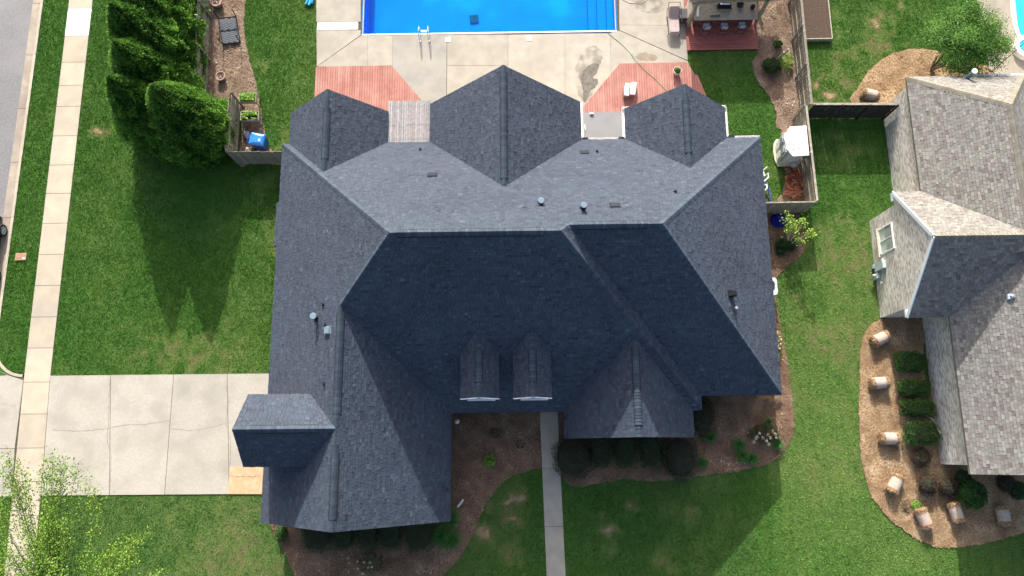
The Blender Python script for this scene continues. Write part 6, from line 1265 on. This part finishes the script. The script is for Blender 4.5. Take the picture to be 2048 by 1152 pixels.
# water meter lid in the verge
X, Y, _ = at(43, 514, 0); wm = thing('meter_lid', (X, Y, 0), 'small sunken rectangular meter lid with dirt in the grass verge', 'meter lid'); q = MB(); q.box((X, Y, .05), (.62, .42, .05), bev=.01); q.build('rim', mat('sandy_dirt', (.42, .30, .18), (.33, .22, .13), 9, .9), wm); q = MB(); q.box((X, Y+.02, .078), (.50, .30, .012)); q.build('lid', mat('red_clay', (.36, .20, .14), (.28, .16, .11), 9, .9), wm); q = MB(); q.box((X+.18, Y-.09, .088), (.12, .10, .01)); q.build('tag', M_white, wm)
for i, (a, b) in enumerate(((1548, 95), )): pass

# ------------------------------------------------------------------ neighbour pool and spa at the top right
q = MB(); q.prism(NBPAT, -.3, .04); nbp = tag(q.build('neighbour_terrace', mat('tan_concrete', (.36, .32, .26), (.30, .265, .215), 1.5, .9, .2, 50, c3=(.26, .235, .19), scale3=.6)), None, kind='structure')
M_cy = mat('light_pool_liner', (.02, .42, .62), (.02, .36, .58), 1.2, .3, spec=.6)
def bowl(name, pts, label, cat, zt=.10, wall=.28):
    P = [at(a, b, zt)[:2] for a, b in pts]; P = spline(P, 6); c = (sum(p[0] for p in P)/len(P), sum(p[1] for p in P)/len(P)); t = thing(name, (c[0], c[1], 0), label, cat); n = len(P)
    I = [(p[0]+(c[0]-p[0])/math.hypot(c[0]-p[0], c[1]-p[1])*wall, p[1]+(c[1]-p[1])/math.hypot(c[0]-p[0], c[1]-p[1])*wall) for p in P]; q = MB()
    V = [(a, b, .0) for a, b in P]+[(a, b, zt) for a, b in P]+[(a, b, zt) for a, b in I]+[(a, b, .0) for a, b in I]; q.add(V, [(j*n+i, j*n+(i+1) % n, (j+1)*n+(i+1) % n, (j+1)*n+i) for j in range(3) for i in range(n)]); q.build('coping', M_white, t)
    q = MB(); q.prism(I, 0, zt-.04); q.build('water', M_cy, t); return t
bowl('neighbour_pool', [(2026, -60), (2022, 0), (2025, 40), (2036, 75), (2055, 98), (2110, 100), (2140, 20), (2130, -60)], 'turquoise curved pool at the top right picture edge', 'swimming pool')
bowl('spa_pool', [(2030, 88), (2036, 76), (2055, 68), (2080, 78), (2090, 100), (2075, 116), (2052, 114), (2036, 103)], 'round white rimmed spa at the right picture edge', 'spa', zt=.4, wall=.26)
q = MB(); A = at(1981, 145, 2.9); B = at(2052, 83, 3.4); C_ = at(2110, 30, 4.2); q.tube([A, tuple((Vector(A)+Vector(B))/2-Vector((0, 0, .05))), B, C_], .018, 6); small('overhead_cable', q, M_dark, 'black cable stretched from the neighbour gutter over the spa', 'cable')

# ------------------------------------------------------------------ parked car at the left edge, only its front wheel reaches the picture
cx_ = -29.98-.62; car = thing('parked_car', (-30.5, 9.7, -.12), 'black car parked at the kerb, only its alloy wheel in view', 'car'); z0 = -.12; yF = 13.25; yR = 8.75; xr_ = -29.52; xl = xr_-1.78; xc_ = (xr_+xl)/2
M_car = mat('black_car_paint', (.012, .012, .014), (.010, .010, .012), 3, .18, spec=.6); M_gls = MATS['window_glass']
prof = [(yF, .35, .62), (yF-.08, .30, .72), (yF-.5, .22, .86), (yF-1.35, .20, .98), (yF-1.45, .2, .99), (yF-3.6, .2, 1.0), (yR+.1, .25, .95), (yR, .35, .7)]
V = []; F = []
for y_, zb, zt in prof:
    inn = .16 if y_ in (yF, yR) else 0
    for sx, zz, k in ((-1, zb, .06), (-1, (zb+zt)/2, 0), (-1, zt-.06, .07), (-1, zt, .2), (1, zt, .2), (1, zt-.06, .07), (1, (zb+zt)/2, 0), (1, zb, .06)): V.append((xc_+sx*(.89-k-inn), y_, z0+zz))
for i in range(len(prof)-1): F += [(i*8+k, i*8+(k+1) % 8, i*8+8+(k+1) % 8, i*8+8+k) for k in range(8)]
F += [tuple(range(8)), tuple(range(len(prof)*8-1, len(prof)*8-9, -1))]; q = MB(); q.add(V, F); q.build('body', M_car, car)
cab = [(yF-1.35, .99, .80), (yF-2.05, 1.42, .62), (yF-3.3, 1.45, .60), (yR+.25, .99, .74)]; V = []; F = []
for y_, zz, w_ in cab: V += [(xc_-w_, y_, z0+zz), (xc_+w_, y_, z0+zz)]
V += [(xc_-.80, cab[1][0], z0+.98), (xc_+.80, cab[1][0], z0+.98), (xc_-.80, cab[2][0], z0+.98), (xc_+.80, cab[2][0], z0+.98)]
q = MB(); q.add(V, [(0, 1, 3, 2), (4, 5, 7, 6), (1, 9, 3), (9, 11, 5, 3), (11, 7, 5), (0, 2, 8), (8, 2, 4, 10), (10, 4, 6)]); q.build('windows', M_gls, car); q = MB(); q.prism([(xc_-.61, cab[1][0]), (xc_+.61, cab[1][0]), (xc_+.59, cab[2][0]), (xc_-.59, cab[2][0])], z0+1.43, z0+1.46); q.build('roof', M_car, car)
M_tyre = mat('tyre_rubber', (.018, .018, .018), (.014, .014, .014), 5, .8); M_rim = mat('alloy', (.62, .66, .70), (.5, .54, .58), 5, .3, metal=.1)
def wheel(x_, y_, s):
    c = (x_, y_, z0+.34); M = Matrix.Rotation(s*math.pi/2, 4, 'Y'); q = MB(); q.lathe(c, [(.22, -.10), (.33, -.10), (.345, -.06), (.345, .06), (.33, .10), (.24, .105), (.235, .06), (.22, .05)], 30, M=M); t = q.build('tyre', M_tyre, car)
    q = MB(); q.lathe(c, [(.235, .04), (.245, .095), (.225, .10), (.215, .05)], 30, M=M); q.lathe(c, [(.05, .04), (.05, .095), (.02, .10)], 14, M=M)
    for k in range(7):
        a = 2*math.pi*k/7
        for da in (-.12, .12): q.bar(tuple((M @ Vector((.04*math.cos(a), .04*math.sin(a), .088)))+Vector(c)), tuple((M @ Vector((.225*math.cos(a+da), .225*math.sin(a+da), .085)))+Vector(c)), .028, .028)
    q.build('rim', M_rim, t); q = MB(); q.lathe(c, [(.22, .02), (.21, .03)], 20, M=M); q.build('brake', M_dark, t)
for y_ in (12.42, 9.75): wheel(xr_+.02, y_, 1); wheel(xl-.02, y_, -1)
for sx in (-.62, .62): q = MB(); q.box((xc_+sx, yF-.06, z0+.62), (.34, .12, .14), bev=.03); q.build('headlight', mat('lamp_glass', (.6, .62, .65), (.55, .57, .6), 4, .15), car)
q = MB(); q.bar((xr_-.02, yF-1.2, z0+.7), (xr_-.02, yF-.4, z0+.66), .03, .03); q.build('trim', M_galv, car)
